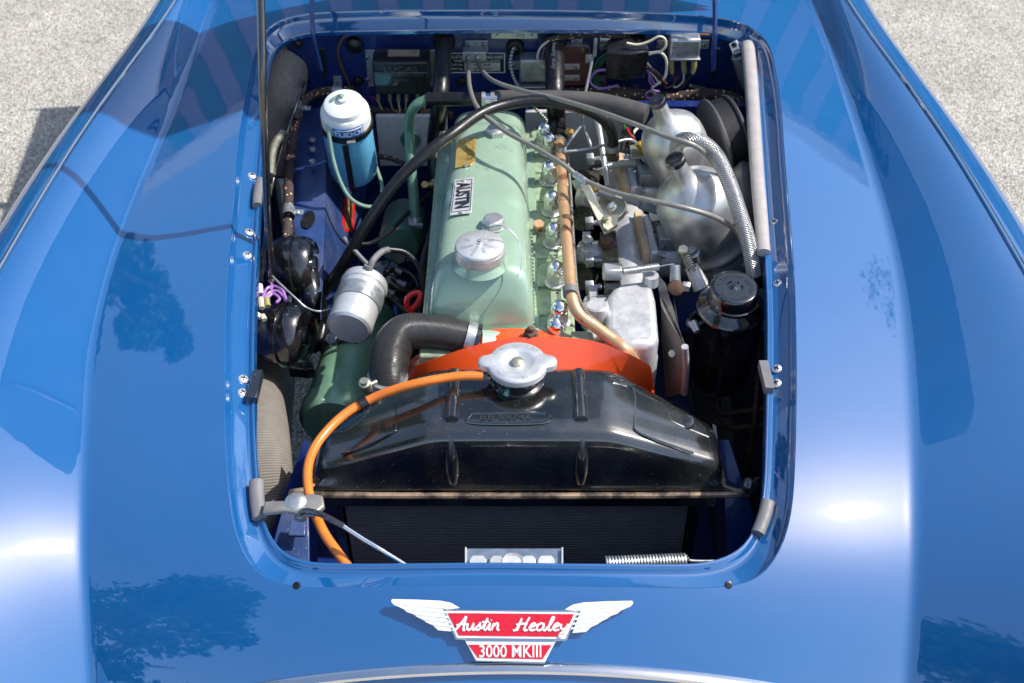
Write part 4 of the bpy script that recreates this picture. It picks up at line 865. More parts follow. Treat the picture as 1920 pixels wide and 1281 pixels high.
g = G(); g.slab([P(545, 975, .70), P(572, 977, .70), P(572, 1004, .695), P(540, 1004, .695)], (0, 0, -.004)); obj('tab', g, BAYL, t, bevel=.001)
t = thing('radiator_bracket', 'clean blue upright bracket right of the radiator', 'bracket', P(1370, 920, .6))
g = G(); g.add([P(1349, 825, .72), P(1366, 825, .72), P(1412, 965, .66), P(1420, 1060, .60), P(1366, 1060, .62), P(1357, 900, .68)], [(0, 5, 2, 1), (5, 4, 3, 2)])
g.add([P(1349, 825, .72), P(1357, 900, .68), P(1366, 1060, .62), P(1345, 1060, .45), P(1340, 900, .5)], [(0, 4, 1), (1, 4, 3, 2)]); obj('panel', g, BAYP, t)
# ================================================================== ENGINE
eng = thing('engine', 'green straight engine with a long pale green valve cover down the middle of the bay', 'engine', (-.04, 1.4, .5))
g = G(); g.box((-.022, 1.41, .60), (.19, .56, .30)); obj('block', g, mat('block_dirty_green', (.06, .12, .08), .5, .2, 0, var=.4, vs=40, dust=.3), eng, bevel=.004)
x0, x1 = P(1000, 640, .765).x, P(1080, 640, .765).x
g = G(); g.box(((x1-.125)/2, 1.405, .725), (x1+.125, .57, .08)); obj('cylinder_head', g, HEADG, eng, bevel=.003)
rn = random.Random(5)
for k in range(7):   # cast lumps on the head
    y = P(1040, 250+52*k, .77).y; g = G(); c = V((x0+x1)/2+rn.uniform(-.004, .004), y, .767)
    g.lathe([(.030, -.006), (.028, .002), (.018, .004), (0, .004)], c, (0, 0, 1), 20, sy=1.0); g.box(c+V(.018, .02, -.002), (.026, .022, .012)); g.box(c+V(-.016, -.022, -.002), (.02, .018, .010))
    obj('cast_boss', g, HEADG, eng, bevel=.003)
g = G()
for i in range(26): g.box(V(x0-.0005+.0, 1.16+.009*i, .771), (.006, .003, .008))
obj('gasket_edge_teeth', g, HEADG, eng, kind='stuff')
# valve cover
YA, YB = 1.165, 1.655; XA0, XA1 = -.117, .031
def vc(u, v):
    y = YA+(YB-YA)*u; tt = (y-1.2)/.43; xl = -.1135+.016*tt; xr = .031-.007*tt
    zb = .764; yr = PY  # base
    # end roundness
    e0 = min(1, max(0, (y-YA)/.045)); e1 = min(1, max(0, (YB-y)/.05))
    he = (math.sin(e0*math.pi/2)**.8)*(math.sin(e1*math.pi/2)**.75)
    a = v*math.pi; n = .36
    c, s_ = math.cos(a), math.sin(a); cx = math.copysign(abs(c)**n, c); sy_ = abs(s_)**.42
    st = lambda q: q*q*(3-2*q)
    raised = st(min(1, max(0, (y-1.345)/.02)))*st(min(1, max(0, (1.575-y)/.02)))
    ht = .082*he + .0035*raised*(sy_**4)*he
    w_ = (xr-xl)/2*(.965+.035*(1-sy_))*(.93+.07*min(1, (e0*3), (e1*3)))
    cr = .006*(1-(cx)**2)
    return ((xl+xr)/2 - cx*w_, y, zb+sy_*ht + cr*he)
g = G(); g.grid(vc, 90, 60, flip=True)
vcov = obj('valve_cover', g, GREEN, eng, sharp=85)
g = G(); g.box(((XA0+XA1)/2+.002, (YA+YB)/2, .7665), (.158, YB-YA+.012, .006)); obj('cover_flange', g, GREEN, eng, bevel=.002)
ztop = lambda: .852
def PT(px, py, z=.853): return P(px, py, z)
# plates on the cover
def cover_plate(nm, px, m, zz=.8535):
    g = G(); g.slab([P(x, y, zz+dz) for x, y, dz in px], (0, 0, .0012)); return obj(nm, g, m, vcov, bevel=.0005)
bp1 = cover_plate('brass_plate', [(x_, y_, -.0022+(x_-853)/40*.0048) for x_, y_ in ((861, 262), (893, 257), (891, 302), (883, 311), (853, 316), (856, 272))], BRASS, .8545)
bp2 = cover_plate('name_plate', [(x_, y_, -.0032+(x_-843)/45*.0045) for x_, y_ in ((852, 338), (888, 333), (884, 400), (843, 405))], mat('satin_name_plate', (.55, .56, .57), .45, .4), .8545)
uu = (P(884, 400, .855)-P(888, 333, .855)).normalized(); vv = V(0, 0, 1).cross(uu); vv = vv if True else vv
g = G(); nm_ = [P(852, 338, .8522), P(888, 333, .8558), P(884, 400, .8554), P(843, 405, .8513)]; oN = sum(nm_, V(0, 0, 0))/4; vN = ((nm_[1]+nm_[2])-(nm_[0]+nm_[3])).normalized(); text(g, 'AUSTIN', .028, oN, uu, vN, .0020, bold=.035, sx=.66)
a, b, c, d = [oN+(p-oN)*.86+V(0, 0, .0016) for p in nm_]
for s_, e_ in ((a, b), (b, c), (c, d), (d, a)): g.tube([s_, e_], .0005, 4, 1)
obj('name_lettering', g, BLACKP, bp2 if False else vcov)
g = G(); text(g, 'PATENT', .005, P(874, 280, .8565), uu, vv, .0006); text(g, '29 D 72', .010, P(880, 290, .8568), uu, vv, .0006); text(g, 'MADE IN ENGLAND', .0045, P(887, 285, .857), uu, vv, .0006); obj('plate_lettering', g, mat('dark_brass', (.25, .16, .04), .4, .8), vcov)
for x, y in ((876, 262), (872, 311), (870, 339), (865, 398)):
    g = G(); g.lathe([(.003, 0), (.0026, .0018), (0, .002)], P(x, y, .8555), (0, 0, 1), 10); obj('rivet', g, ALUP, vcov)
# cover bolts
for x, y in ((930, 245), (925, 415)):
    c = P(x, y+8, .853); g = G(); g.lathe([(.017, 0), (.016, .0015), (.012, .002)], c, (0, 0, 1), 20); g.hexa(c+V(0, 0, .001), (0, 0, 1), .0165, .011, ph=.2); g.lathe([(.0135, .012), (.012, .0135), (0, .014)], c, (0, 0, 1), 20)
    obj('cover_bolt', g, ALUP, vcov)
# filler cap
fc = P(900, 481, .862); rf = rp(46, fc)
g = G(); g.lathe([(rf*1.15, -.012), (rf*.98, -.004), (rf*.9, .004)], fc, (0, 0, 1), 36); obj('filler_neck', g, GREEN, vcov)
g = G(); g.lathe([(rf*.9, -.001), (rf*1.0, .001), (rf*1.0, .017), (rf*.985, .0195), (rf*.95, .021), (rf*.3, .0215), (0, .0215)], fc, (0, 0, 1), 64)
cap = obj('oil_filler_cap', g, ALUB, eng, sharp=60)
g = G()
for k in range(70):
    a = 2*math.pi*k/70; g.box(fc+V(math.cos(a)*rf, math.sin(a)*rf, .008), (.0016, .0012, .011), Matrix.Rotation(a, 3, 'Z'))
obj('knurling', g, ALUB, cap, kind='stuff')
g = G(); tp = fc+V(0, 0, .0218)
for k, (wd, ang) in enumerate((('OIL', 20), ('ENGINE', -25), ('FILLER', 205), ('OIL', 155), ('CAP', -70), ('ENGINE', -110))):
    a = R_(ang); u = V(math.cos(a), math.sin(a), 0); o_ = tp+u*rf*.52; uu2 = u if u.x > 0 else -u
    text(g, wd, .0062, o_, uu2, V(0, 0, 1).cross(uu2), .0005)
obj('cap_lettering', g, ALUP, cap)
g = G(); g.lathe([(.003, 0), (.002, .003), (0, .003)], tp, (0, 0, 1), 10); g.tube([tp, tp+V(.01, .01, .016), tp+V(.03, .012, .02), tp+V(.05, .0, .008), tp+V(.056, -.02, -.016), tp+V(.05, -.035, -.03)], .0008, 6); obj('retaining_wire', g, CHROME, cap)
# acorn nuts
nut = None
def acorn():
    g = G(); g.lathe([(.0135, -.002), (.0135, 0), (.0115, .0012)], (0, 0, 0), (0, 0, 1), 24, mi=1); g.hexa((0, 0, 0), (0, 0, 1), .0112, .015, mi=1)
    g.lathe([(.0098, .0145), (.0104, .018), (.0098, .022), (.0076, .0265), (.004, .029), (0, .030)], (0, 0, 0), (0, 0, 1), 24); return g
for x, y, z, s in ((1019,265,.775,1), (1028,284,.775,1), (1029,338,.775,1), (1034,395,.775,1), (1038,455,.775,1), (1042,528,.775,1), (1048,602,.775,1), (1041,634,.758,1)):
    m_ = mtx(P(x, y, z), (0, 0, 1), s*1.2, x*.3)
    if nut is None: nut = origin_part('acorn_nut', acorn(), [CHROME, ALUP], eng, m_)
    else: copy_at(nut, eng, m_)
g = G(); text(g, 'AEC3', .016, P(1038, 487, .773), uu, vv, .001); obj('cast_lettering', g, HEADG, eng)
for x, y in ((1098, 420), (1098, 490), (1098, 540), (1100, 300)):   # studs at manifold face
    g = G(); c = P(x, y, .745); g.hexa(c, (1, 0, .1), .0115, .012); g.lathe([(.005, 0), (.005, .022), (.003, .024)], c, (1, 0, .1), 10); obj('manifold_nut', g, ZINC, eng)
g = G(); g.hexa(P(1010, 428, .775), (0, -.3, 1), .009, .012); obj('drain_plug', g, COPPER, eng)
# thermostat housing / water outlet
g = G(); g.tube([P(900, 648, .765), P(935, 652, .76), P(985, 655, .75), P(1010, 650, .74)], [.0215, .023, .03, .03], 20); obj('water_outlet', g, mat('pale_outlet', (.42, .55, .44), .45, .3, var=.12, dust=.1), eng)
g = G(); c = P(995, 640, .775); g.hexa(c, (0, 0, 1), .0125, .010); g.hexa(c+V(0, 0, .010), (0, 0, 1), .010, .008); g.lathe([(.005, .017), (.005, .024), (.003, .026)], c, (0, 0, 1), 10); obj('rusty_stud', g, RUSTY, eng)
g = G(); g.box(P(1090, 655, .75), (.03, .02, .05)); g.box(P(1060, 652, .76), (.08, .03, .02)); obj('front_plate', g, HEADG, eng, bevel=.002)
# exhaust manifold glimpse
g = G()
for y in (340, 410, 520): g.tube([P(1090, y, .72), P(1110, y+4, .70), P(1130, y+16, .66)], .020, 14)
g.tube([P(1125, 330, .64), P(1135, 450, .64), P(1145, 580, .64)], .026, 16); obj('exhaust_manifold', g, IRON, eng)
# ------------------------------------------------------------------ intake manifold
im = thing('intake_manifold', 'silver cast intake manifold between the engine and the carburettors', 'manifold', P(1180, 550, .7))
g = G(); g.tube([P(1160, 310, .715), P(1166, 360, .72), P(1172, 430, .725), P(1178, 520, .725), P(1182, 580, .72)], [.026, .028, .034, .032, .034], 24); obj('balance_pipe', g, ALU, im)
for x, y, z in ((1115, 372, .73), (1118, 475, .735), (1130, 578, .735)):
    g = G(); g.tube([P(x-30, y, z), P(x, y+2, z+.004), P(x+40, y+8, z-.008)], [.019, .021, .022], 20); g.box(P(x-18, y, z+.002), (.012, .05, .045)); obj('port_pipe', g, ALU, im, bevel=.002)
def rbox(pts, z, h, nm, m, par, bev=.008):
    g = G(); g.slab([P(x, y, z) for x, y in pts], (0, 0, -h)); return obj(nm, g, m, par, bevel=bev, bseg=4)
rbox([(1136, 556), (1154, 530), (1220, 522), (1230, 560), (1236, 630), (1226, 646), (1162, 646), (1136, 615)], .775, .07, 'front_casting', ALU, im, .010)
rbox([(1098, 585), (1150, 580), (1172, 612), (1176, 632), (1100, 632)], .755, .05, 'front_step', ALU, im, .007)
rbox([(1120, 640), (1230, 640), (1236, 668), (1222, 672), (1124, 664)], .725, .07, 'lower_lip', ALU, im, .008)
g = G(); c = P(1118, 590, .765); g.lathe([(.020, -.02), (.018, .004), (.0165, .016), (.014, .018), (0, .018)], c, (0, 0, 1), 24, sy=.8); g.lathe([(.013, -.02), (.012, .008), (.010, .010), (0, .010)], P(1148, 580, .762), (0, 0, 1), 20); obj('cast_boss', g, ALU, im)
g = G(); g.lathe([(.012, -.01), (.011, .006), (0, .006)], P(1220, 522, .782), (0, 0, 1), 20); obj('round_boss', g, ALU, im)
g = G(); g.slab([P(1125, 435, .765), P(1155, 432, .765), P(1165, 540, .775), P(1134, 542, .775)], (0, 0, -.01)); obj('black_strap', g, BLACKT, im, bevel=.001)
g = G(); g.lathe([(.0125, -.001), (.0125, .001)], P(1137, 457, .767), (0, 0, 1), 20); g.hexa(P(1137, 456, .768), (0, 0, 1), .0095, .009); obj('strap_bolt', g, RUSTY, im)
g = G(); g.box(P(1148, 510, .785), (.028, .02, .020)); obj('spring_post', g, ALUP, im, bevel=.003)
for x, y, z in ((1139, 400, .79), (1100, 455, .765), (1205, 575, .74)):
    g = G(); g.hexa(P(x, y, z), (0.2, -.2, 1), .009, .009); obj('nut', g, ZINC, im)
# linkage bracket
lk = thing('throttle_bracket', 'V shaped zinc bracket with a round bell crank beside the intake manifold', 'bracket', P(1130, 400, .82))
g = G(); g.slab([P(1088, 345, .84), P(1101, 336, .845), P(1148, 432, .80), P(1133, 438, .80)], (.0, .0, -.003)); g.slab([P(1072, 338, .84), P(1094, 332, .845), P(1098, 356, .835), P(1080, 352, .83)], (0, 0, -.004)); obj('arm', g, ZINCY, lk, bevel=.0006)
g = G(); c = P(1148, 392, .80); g.lathe([(.0215, -.004), (.022, 0), (.022, .016), (.0205, .017), (.0195, .004), (0, .003)], c, (-.15, -.55, .8), 28); obj('crank_cup', g, mat('cream_zinc', (.62, .58, .42), .38, .6, var=.12), lk)
g = G(); g.lathe([(.0085, .003), (.008, .012), (.005, .013), (.0045, .018), (0, .018)], c, (-.15, -.55, .8), 16); obj('pivot', g, ALUP, lk)
g = G(); g.slab([P(1130, 405, .815), P(1160, 402, .815), P(1158, 420, .81), P(1140, 432, .805), P(1131, 425, .81)], (0, 0, -.005)); g.hexa(P(1136, 410, .816), (0, 0, 1), .006, .004); obj('crank_plate', g, ZINCY, lk, bevel=.001)
g = G(); g.tube([P(1122, 358, .83), P(1152, 368, .825)], [.008, .0085], 12, 2); g.tube([P(1152, 368, .825), P(1200, 386, .81)], .0028, 8, 2); g.tube([P(1200, 384, .812), P(1238, 396, .80)], [.0065, .007], 12, 2); obj('ball_joint_link', g, RUBG, lk)
g = G(); g.ball(P(1118, 352, .832), .0075); obj('ball_joint', g, BRASS, lk)
# throttle rods
for nm, lb, pts, r, m_ in (('throttle_rod', 'pale steel rod standing behind the manifold, nearest the crossing hose', [P(1113, 205, .83), P(1124, 245, .80), P(1132, 300, .77), P(1140, 350, .75)], .0046, ALUB),
                           ('throttle_link', 'bent bright wire link in front of the fuse board', [fw(1115, 88, .03), fw(1109, 120, .04), P(1096, 185, .85), P(1094, 235, .80), P(1105, 265, .79), P(1108, 280, .78)], .0026, ZINC),
                           ('hook_link', 'bent bright rod making a V behind the rear acorn nuts', [P(1090, 236, .80), P(1075, 255, .80), P(1059, 280, .80), P(1066, 284, .80), P(1110, 278, .80), P(1150, 268, .80), P(1180, 262, .795), P(1198, 272, .79)], .0028, ZINC)):
    cable(nm, lb, pts, r, m_, 'rod')
g = G(); a = fw(1115, 100, .035); g.box(a+V(0, -.002, .012), (.006, .004, .035)); g.box(a+V(-.01, 0, -.01), (.012, .006, .016)); setp(obj('pedal_lever', g, ZINC, loc=a, bevel=.001), 'small zinc lever on the bulkhead right of the fuse board', 'lever')
cable('yellow_braided_lead', 'short yellow braided lead beside the rear carburettor', [P(1196, 268, .80), P(1204, 280, .79), P(1212, 300, .775), P(1220, 318, .76)], .0062, YBRAID, 'lead')
t = thing('wire_bundle', 'tangle of red, green and white wires left of the rear carburettor', 'wires', P(1185, 290, .72))
for k, (m_, q) in enumerate(((REDW, [(1175,240),(1183,255),(1190,262)]), (GRNW, [(1170,235),(1176,252),(1190,258)]), (CREAM, [(1200,236),(1190,246),(1184,256)]), (REDW, [(1160,305),(1175,296),(1192,292),(1204,298)]), (CREAM, [(1162,308),(1180,300),(1198,302)]), (GRNW, [(1165,312),(1185,305),(1202,308)]), (RUBBER, [(1168,250),(1178,275),(1190,300)]), (RUBBER, [(1180,250),(1186,280),(1200,310)]))):
    g = G(); g.tube([P(x, y, .78-.004*k) for x, y in q], .0024, 6); obj('wire', g, m_, t)
g = G(); g.box(P(1176, 262, .76), (.022, .02, .03)); obj('connector', g, BLACKP, t, bevel=.002)
# springs
def spr(lb, a, b, r, wr, n, hooks=()):
    t = thing('return_spring', lb, 'spring', a, 'coil springs'); g = G(); g.spring(a, b, r, wr, n); obj('coil', g, ZINC, t)
    for h in hooks: g = G(); g.tube(h, wr, 6); obj('hook', g, ZINC, t)
spr('coil spring in front of the front carburettor', P(1168, 510, .80), P(1235, 500, .80), .0048, .0009, 24, ([P(1168, 510, .80), P(1155, 512, .80), P(1140, 513, .80), P(1139, 508, .80)], [P(1235, 500, .80), P(1250, 497, .80), P(1264, 495, .80)]))
spr('coil spring behind the manifold under the bent rod', P(1138, 312, .79), P(1192, 306, .79), .0058, .001, 18, ([P(1138, 312, .79), P(1120, 318, .79), P(1112, 316, .79)],))
spr('long spring along the front edge of the opening', P(1136, 1057, .73), P(1288, 1051, .735), .0075, .0016, 26, ([P(1288, 1046, .74), P(1300, 1052, .735), P(1366, 1052, .73)],))
# ------------------------------------------------------------------ carburettors
def carb(lb, base, top, r, s):
    t = thing('carburettor', lb, 'carburettor', base, 'pair of carburettors')
    ax = (top-base).normalized(); L = (top-base).length
    g = G(); g.lathe([(r*1.10, -.004), (r*1.12, 0), (r*1.10, .007), (r*1.02, .010), (r*1.0, L*.15), (r*.985, L*.46), (r*.955, L*.53), (r*.88, L*.59), (r*.72, L*.645), (r*.54, L*.685), (r*.38, L*.72), (r*.29, L*.77), (r*.24, L*.84), (r*.23, L*.92), (0, L*.92)], base, ax, 56); obj('dashpot', g, ALUP, t, sharp=60)
    g = G(); g.lathe([(r*.235, L*.92), (r*.255, L*.925), (r*.255, L*.965), (r*.23, L*.975), (r*.1, L*.975), (0, L*.965)], base, ax, 12, ); obj('damper_cap', g, BLACKP, t, sharp=20)
    u, v, a = frame(ax)
    for k in range(3):
        an = R_(-118+k*115); q = base+ax*.016+V(math.cos(an), math.sin(an), 0)*r*1.05; g = G(); g.lathe([(.012*s, -.012), (.0125*s, .004), (.009*s, .006), (.0085*s, .011), (0, .012)], q, ax, 18); obj('dashpot_screw', g, ZINC, t)
    # body, throat and flange toward the manifold
    fx = V(-1, -.06, .05).normalized()
    g = G(); g.lathe([(r*.95, -.055), (r*1.08, -.03), (r*1.10, -.006)], base, ax, 40); obj('body', g, ALU, t)
    c = base+V(-.0, -.0, -.032); g = G(); g.tube([c+V(.075, .0, -.005), c, c+fx*.10], .034*s, 28, 4); obj('throat', g, ALU, t)
    q = c+fx*.098; rot = V(1, 0, 0).rotation_difference(-fx).to_matrix()
    g = G(); g.box(q, (.014, .10*s, .088*s), rot); fl = obj('flange', g, ALU, t, bevel=.004, bseg=3)
    for sy in (-1, 1):
        g = G(); g.hexa(q+V(.008, sy*.038*s, .028*s), (1, 0, 0), .0095*s, .010); g.lathe([(.0045, 0), (.0045, .016)], q+V(.008, sy*.038*s, .028*s), (1, 0, 0), 10); obj('flange_nut', g, ZINC, t)
    g = G(); g.box(q+fx*.012, (.010, .104*s, .092*s), rot); obj('gasket_spacer', g, TAN, t, bevel=.001)
    g = G(); g.box(q+V(.030, -.01*s, .040*s), (.034*s, .034*s, .022*s), rot); g.hexa(q+V(.028, .012, .055*s), (0, 0, 1), .008, .008); obj('spring_cover', g, ZINC, t, bevel=.003)
    g = G(); g.slab([q+V(.006, .03, .04), q+V(.004, .055*s, .052), q+V(.03, .06*s, .056), q+V(.05, .03, .046)], (0, 0, .004)); obj('cam_plate', g, ZINCY, t, bevel=.001)
    return t, c, q
b1 = P(1333, 448, .75); t1 = P(1262, 293, .915)
tf, cf, qf = carb('front silver carburettor with domed dashpot beside the braided hose', b1, t1, rp(72, P(1305, 380, .8)), 1)
g = G(); g.lathe([(.040, 0), (.042, .012), (.036, .03), (.02, .045), (0, .047)], P(1370, 545, .66), (.15, -.5, .8), 28); obj('float_chamber', g, ALU, tf)
b2_ = P(1290, 330, .76); t2_ = P(1229, 183, .925)
tr, cr_, qr = carb('rear silver carburettor partly behind the front one', b2_, t2_, rp(60, P(1255, 250, .82)), .95)
lv = thing('throttle_lever', 'dark zinc lever and shaft in front of the front carburettor', 'lever', P(1265, 520, .76))
g = G(); g.tube([P(1266, 497, .80), P(1266, 545, .77)], [.0068, .0085], 12, 2); obj('lever_arm', g, ZINC, lv)
g = G(); g.lathe([(.011, 0), (.011, .012), (.006, .014)], P(1266, 538, .775), (0, -.8, .5), 16); obj('boss', g, RUSTY, lv)
g = G(); g.hexa(P(1280, 537, .77), (1, -.2, 0), .008, .010); g.tube([P(1282, 537, .77), P(1292, 535, .77)], .004, 8, 2); obj('nut', g, ZINC, lv)
g = G(); g.spring(P(1284, 476, .79), P(1298, 505, .785), .006, .0012, 7); g.hexa(P(1280, 472, .795), (0, -.4, 1), .008, .008); obj('idle_spring', g, ZINCY, lv)
g = G(); g.tube([P(1296, 500, .775), P(1316, 540, .75)], [.0105, .013], 14, 2); obj('jet_housing', g, ALU, lv)
g = G(); g.tube([P(1335, 522, .73), P(1360, 512, .73), P(1400, 495, .73), P(1410, 487, .73)], .0055, 10); g.hexa(P(1388, 500, .734), (1, .3, 0), .010, .02); obj('fuel_union', g, ZINC, lv)
# air filters
t = thing('air_filter', 'round black air filter standing on edge behind the front carburettor', 'air filter', P(1370, 270, .78))
c = P(1340, 272, .785); ax = V(.95, .24, .20).normalized()
g = G(); g.lathe([(.074, -.003), (.077, 0), (.077, .003), (.073, .005)], c, ax, 56); obj('back_plate', g, mat('grey_black_crackle', (.09, .09, .095), .45, .2, 0, bump=.6, bs=500), t)
g = G(); g.lathe([(.071, .004), (.071, .034)], c, ax, 56, uref=(0, 0, 1)); obj('mesh_band', g, mat('dark_gauze', (.02, .02, .022), .5, .5, 0, bump=1, bs=900), t)
g = G(); g.lathe([(.074, .032), (.075, .035), (.073, .038), (.05, .041), (0, .041)], c, ax, 56); obj('end_cover', g, mat('black_crackle', (.035, .036, .04), .4, .1, 0, bump=.8, bs=420), t)
t = thing('air_filter', 'dark air filter half hidden between the braided hose and the right flange', 'air filter', P(1410, 420, .72))
c = P(1398, 405, .75); ax = V(.95, -.1, .2).normalized(); g = G(); g.lathe([(.05, -.05), (.082, -.004), (.086, 0), (.086, .005), (.07, .04), (0, .045)], c, ax, 48); obj('cover', g, mat('black_crackle_worn', (.05, .05, .052), .45, .1, 0, bump=.6, bs=420), t)
# braided hose
pts = [P(1268, 285, .86), P(1272, 268, .90), P(1290, 261, .92), P(1318, 268, .92), P(1345, 295, .905), P(1368, 345, .89), P(1385, 395, .87), P(1402, 450, .84), P(1414, 510, .80), P(1422, 560, .76), P(1426, 610, .70)]
t = thing('braided_hose', 'thick steel braided hose curving round the front carburettor', 'hose', pts[0])
g = G(); g.tube(pts, .0112, 18, 10); obj('braid', g, BRAID, t); g = G(); q = P(1417, 525, .79); g.lathe([(.0118, -.008), (.0125, -.008), (.0125, .008), (.0118, .008)], q, pts[8]-pts[9], 20); obj('black_band', g, RUBBER, t)
# oil reservoir canister on the right
t = thing('fluid_reservoir', 'glossy black canister with a stamped round cap at the right', 'canister', P(1360, 640, .7))
top = P(1376, 548, .80); bot = P(1347, 705, .62); ax = (top-bot).normalized(); ax = V(ax.x*.9, ax.y*.9-.0, ax.z).normalized(); L = (top-bot).length; r_ = rp(60, P(1355, 620, .75))
g = G(); g.lathe([(r_*.3, -.004), (r_*.92, 0), (r_*.97, .004), (r_*.99, .01), (r_*1.0, L*.60), (r_*1.06, L*.61), (r_*1.07, L*.65), (r_*1.05, L*.80), (r_*1.08, L*.81), (r_*1.08, L*.83), (r_*1.0, L*.85), (r_*.78, L*.90), (r_*.72, L*.93)], bot, ax, 56); obj('body', g, BLACKP, t, sharp=50)
g = G(); g.lathe([(r_*.74, L*.90), (r_*.82, L*.905), (r_*.82, L*.93), (r_*.77, L*.935), (r_*.75, L*1.03), (r_*.72, L*1.045), (r_*.68, L*1.05), (r_*.6, L*1.05), (r_*.26, L*1.05), (r_*.22, L*1.035), (r_*.12, L*1.035), (0, L*1.045)], bot, ax, 56); lid = obj('cap', g, BLACKP, t, sharp=50)
g = G(); u = V(1, 0, 0); u = (u-ax*u.dot(ax)).normalized(); v = ax.cross(u); cc = bot+ax*(L*1.05)
for i, ch in enumerate('CLEAN CAP BEFORE REMOVING   '):
    a = math.pi*.9-2*math.pi*i/28; rd = u*math.cos(a)+v*math.sin(a)
    if ch != ' ': text(g, ch, .010, cc+rd*r_*.48, ax.cross(rd)*-1, rd, .0008)
obj('stamped_lettering', g, mat('raised_black', (.06, .06, .06), .25, .3, coat=.6), lid)
g = G(); q = P(1310, 610, .745); g.tube([P(1330, 590, .75), P(1308, 588, .75), P(1292, 600, .75), P(1296, 612, .745), P(1325, 607, .745)], .004, 8); obj('strap_lug', g, BLACKP, t)
g = G(); g.tube([P(1298, 605, .755), P(1307, 622, .75)], [.007, .005], 12, 2); obj('strap_bolt', g, ZINC, t)
for pts, lb in (([P(1425, 580, .72), P(1422, 680, .66), P(1415, 790, .60), P(1400, 900, .5)], 'dark brown pipe running down beside the right flange'), ([P(1345, 740, .58), P(1350, 775, .56), P(1390, 772, .58), P(1435, 765, .6)], 'upper rusty pipe bending right below the black canister'), ([P(1340, 740, .57), P(1345, 790, .54), P(1375, 802, .56), P(1438, 798, .6)], 'lower rusty pipe bending right below the black canister')):
    cable('brake_pipe', lb, pts, .005, IRON, 'pipe')
for x, y in ((1429, 615), (1418, 770)):
    pass
g = G(); g.tube([P(1405, 910, .72), P(1430, 905, .72)], .008, 10, 2); g.ball(P(1406, 911, .722), .011); setp(obj('hose_union', g, BLACKP, loc=P(1405, 910, .72)), 'black round ended fitting low at the right flange', 'fitting')
# heat shield
t = thing('heat_shield', 'folded steel heat shield standing left of the black canister', 'heat shield', P(1255, 640, .65))
g = G(); g.slab([P(1229, 508, .765), P(1246, 530, .765), P(1284, 650, .74), P(1285, 655, .735), P(1240, 575, .75)], (.0015, 0, -.002)); obj('top_fold', g, SHIELD, t)
g = G(); g.add([P(1240, 560, .755), P(1284, 652, .74), P(1282, 735, .64), P(1248, 745, .60), P(1240, 640, .68)], [(0, 4, 3, 2, 1)]); g.add([p+V(.002, 0, -.001) for p in [P(1240, 560, .755), P(1284, 652, .74), P(1282, 735, .64), P(1248, 745, .60), P(1240, 640, .68)]], [(0, 1, 2, 3, 4)]); sp_ = obj('side_panel', g, mat('grey_shield_cloth', (.22, .2, .2), .7, .2, 0, bump=.8, bs=220), t)
g = G(); g.tube([P(1284, 650, .742), P(1286, 690, .695), P(1283, 738, .64)], .005, 10); obj('rolled_edge', g, ALU, t); g = G(); g.hexa(P(1262, 663, .72), (-.6, -.6, .4), .006, .004); obj('rivet', g, ZINC, t)
# ------------------------------------------------------------------ radiator
rad = thing('radiator', 'glossy black radiator tank and core across the front of the bay', 'radiator', (0.01, .97, .5))
XL, XR = -.247, .264
def ztk(x):
    d = max(0, abs(x-.002)-.085); return .786-.30*d*(1 if d < .001 else 1)-.0
def zt(x):
    xc_ = .012; d = abs(x-xc_)-.108; s = .5*(d+math.sqrt(d*d+.00012)); return .795-.40*s
def yb(x):
    d = max(0, abs(x-.01)-.13); return 1.070-.42*d
prof_n = 26
def tank(u, v):
    x = XL+(XR-XL)*u; ze = zt(x); zl = .703
    eb = min(1, (x-XL)/.012, (XR-x)/.012); eb = math.sqrt(max(0, 1-(1-eb)**2))
    ze = zl+.02+(ze-zl-.02)*(.35+.65*eb)
    P_ = [(.936, zl), (.936, zl+.003), (.940, zl+.010), (.946, ze-.022), (.950, ze-.010), (.957, ze-.0035), (.968, ze-.0005), (1.0, ze+.002), (yb(x)-.012, ze), (yb(x)-.003, ze-.004), (yb(x), ze-.013), (yb(x), zl)]
    t = v*(len(P_)-1); i = min(int(t), len(P_)-2); f = t-i
    return (x, P_[i][0]*(1-f)+P_[i+1][0]*f, P_[i][1]*(1-f)+P_[i+1][1]*f)
g = G(); g.grid(tank, 120, 33)
for x in (XL, XR):
    pts = [tank(0 if x == XL else 1, v/33) for v in range(34)]; g.add(pts, [tuple(range(34)) if x == XR else tuple(range(34))[::-1]])
tk = obj('header_tank', g, BLACKT, rad, sharp=50)
g = G(); g.tube([V(XL-.003, yb(XL)-.02, .703), V(XL-.003, .945, .703), V(XL+.004, .931, .703), V(XR-.004, .931, .703), V(XR+.003, .945, .703), V(XR+.003, yb(XR)-.02, .703)], .0042, 8, 4); obj('bottom_seam', g, mat('worn_solder_seam', (.05, .04, .03), .4, .3, coat=.5, col2=(.4, .28, .18), c2s=30, c2t=(.42, .62)), tk)
g = G(); g.box((.009, .938, .689), (.50, .012, .022)); obj('lower_flange', g, BLACKT, rad, bevel=.002)
for px in (849, 1088):
    xt = P(px, 760, .79).x; xf = P(px-1 if px < 900 else px+2, 870, .745).x
    pts = [V(xt, y, zt(xt)-.0005+.002*(1 if .965 < y < 1.05 else .2)) for y in np.linspace(1.058, .972, 9)]
    g = G(); g.tube(pts, .0085, 12, 3, flat=.8); rb_ = obj('stiffening_rib', g, BLACKT, tk)
    g = G(); g.tube([V(xf, .954, zt(xf)-.012), V(xf, .9445, .755), V(xf, .9415, .735), V(xf, .940, .716)], [.006, .0085, .0085, .006], 12, 4, flat=.8); obj('stiffening_rib', g, BLACKT, tk)
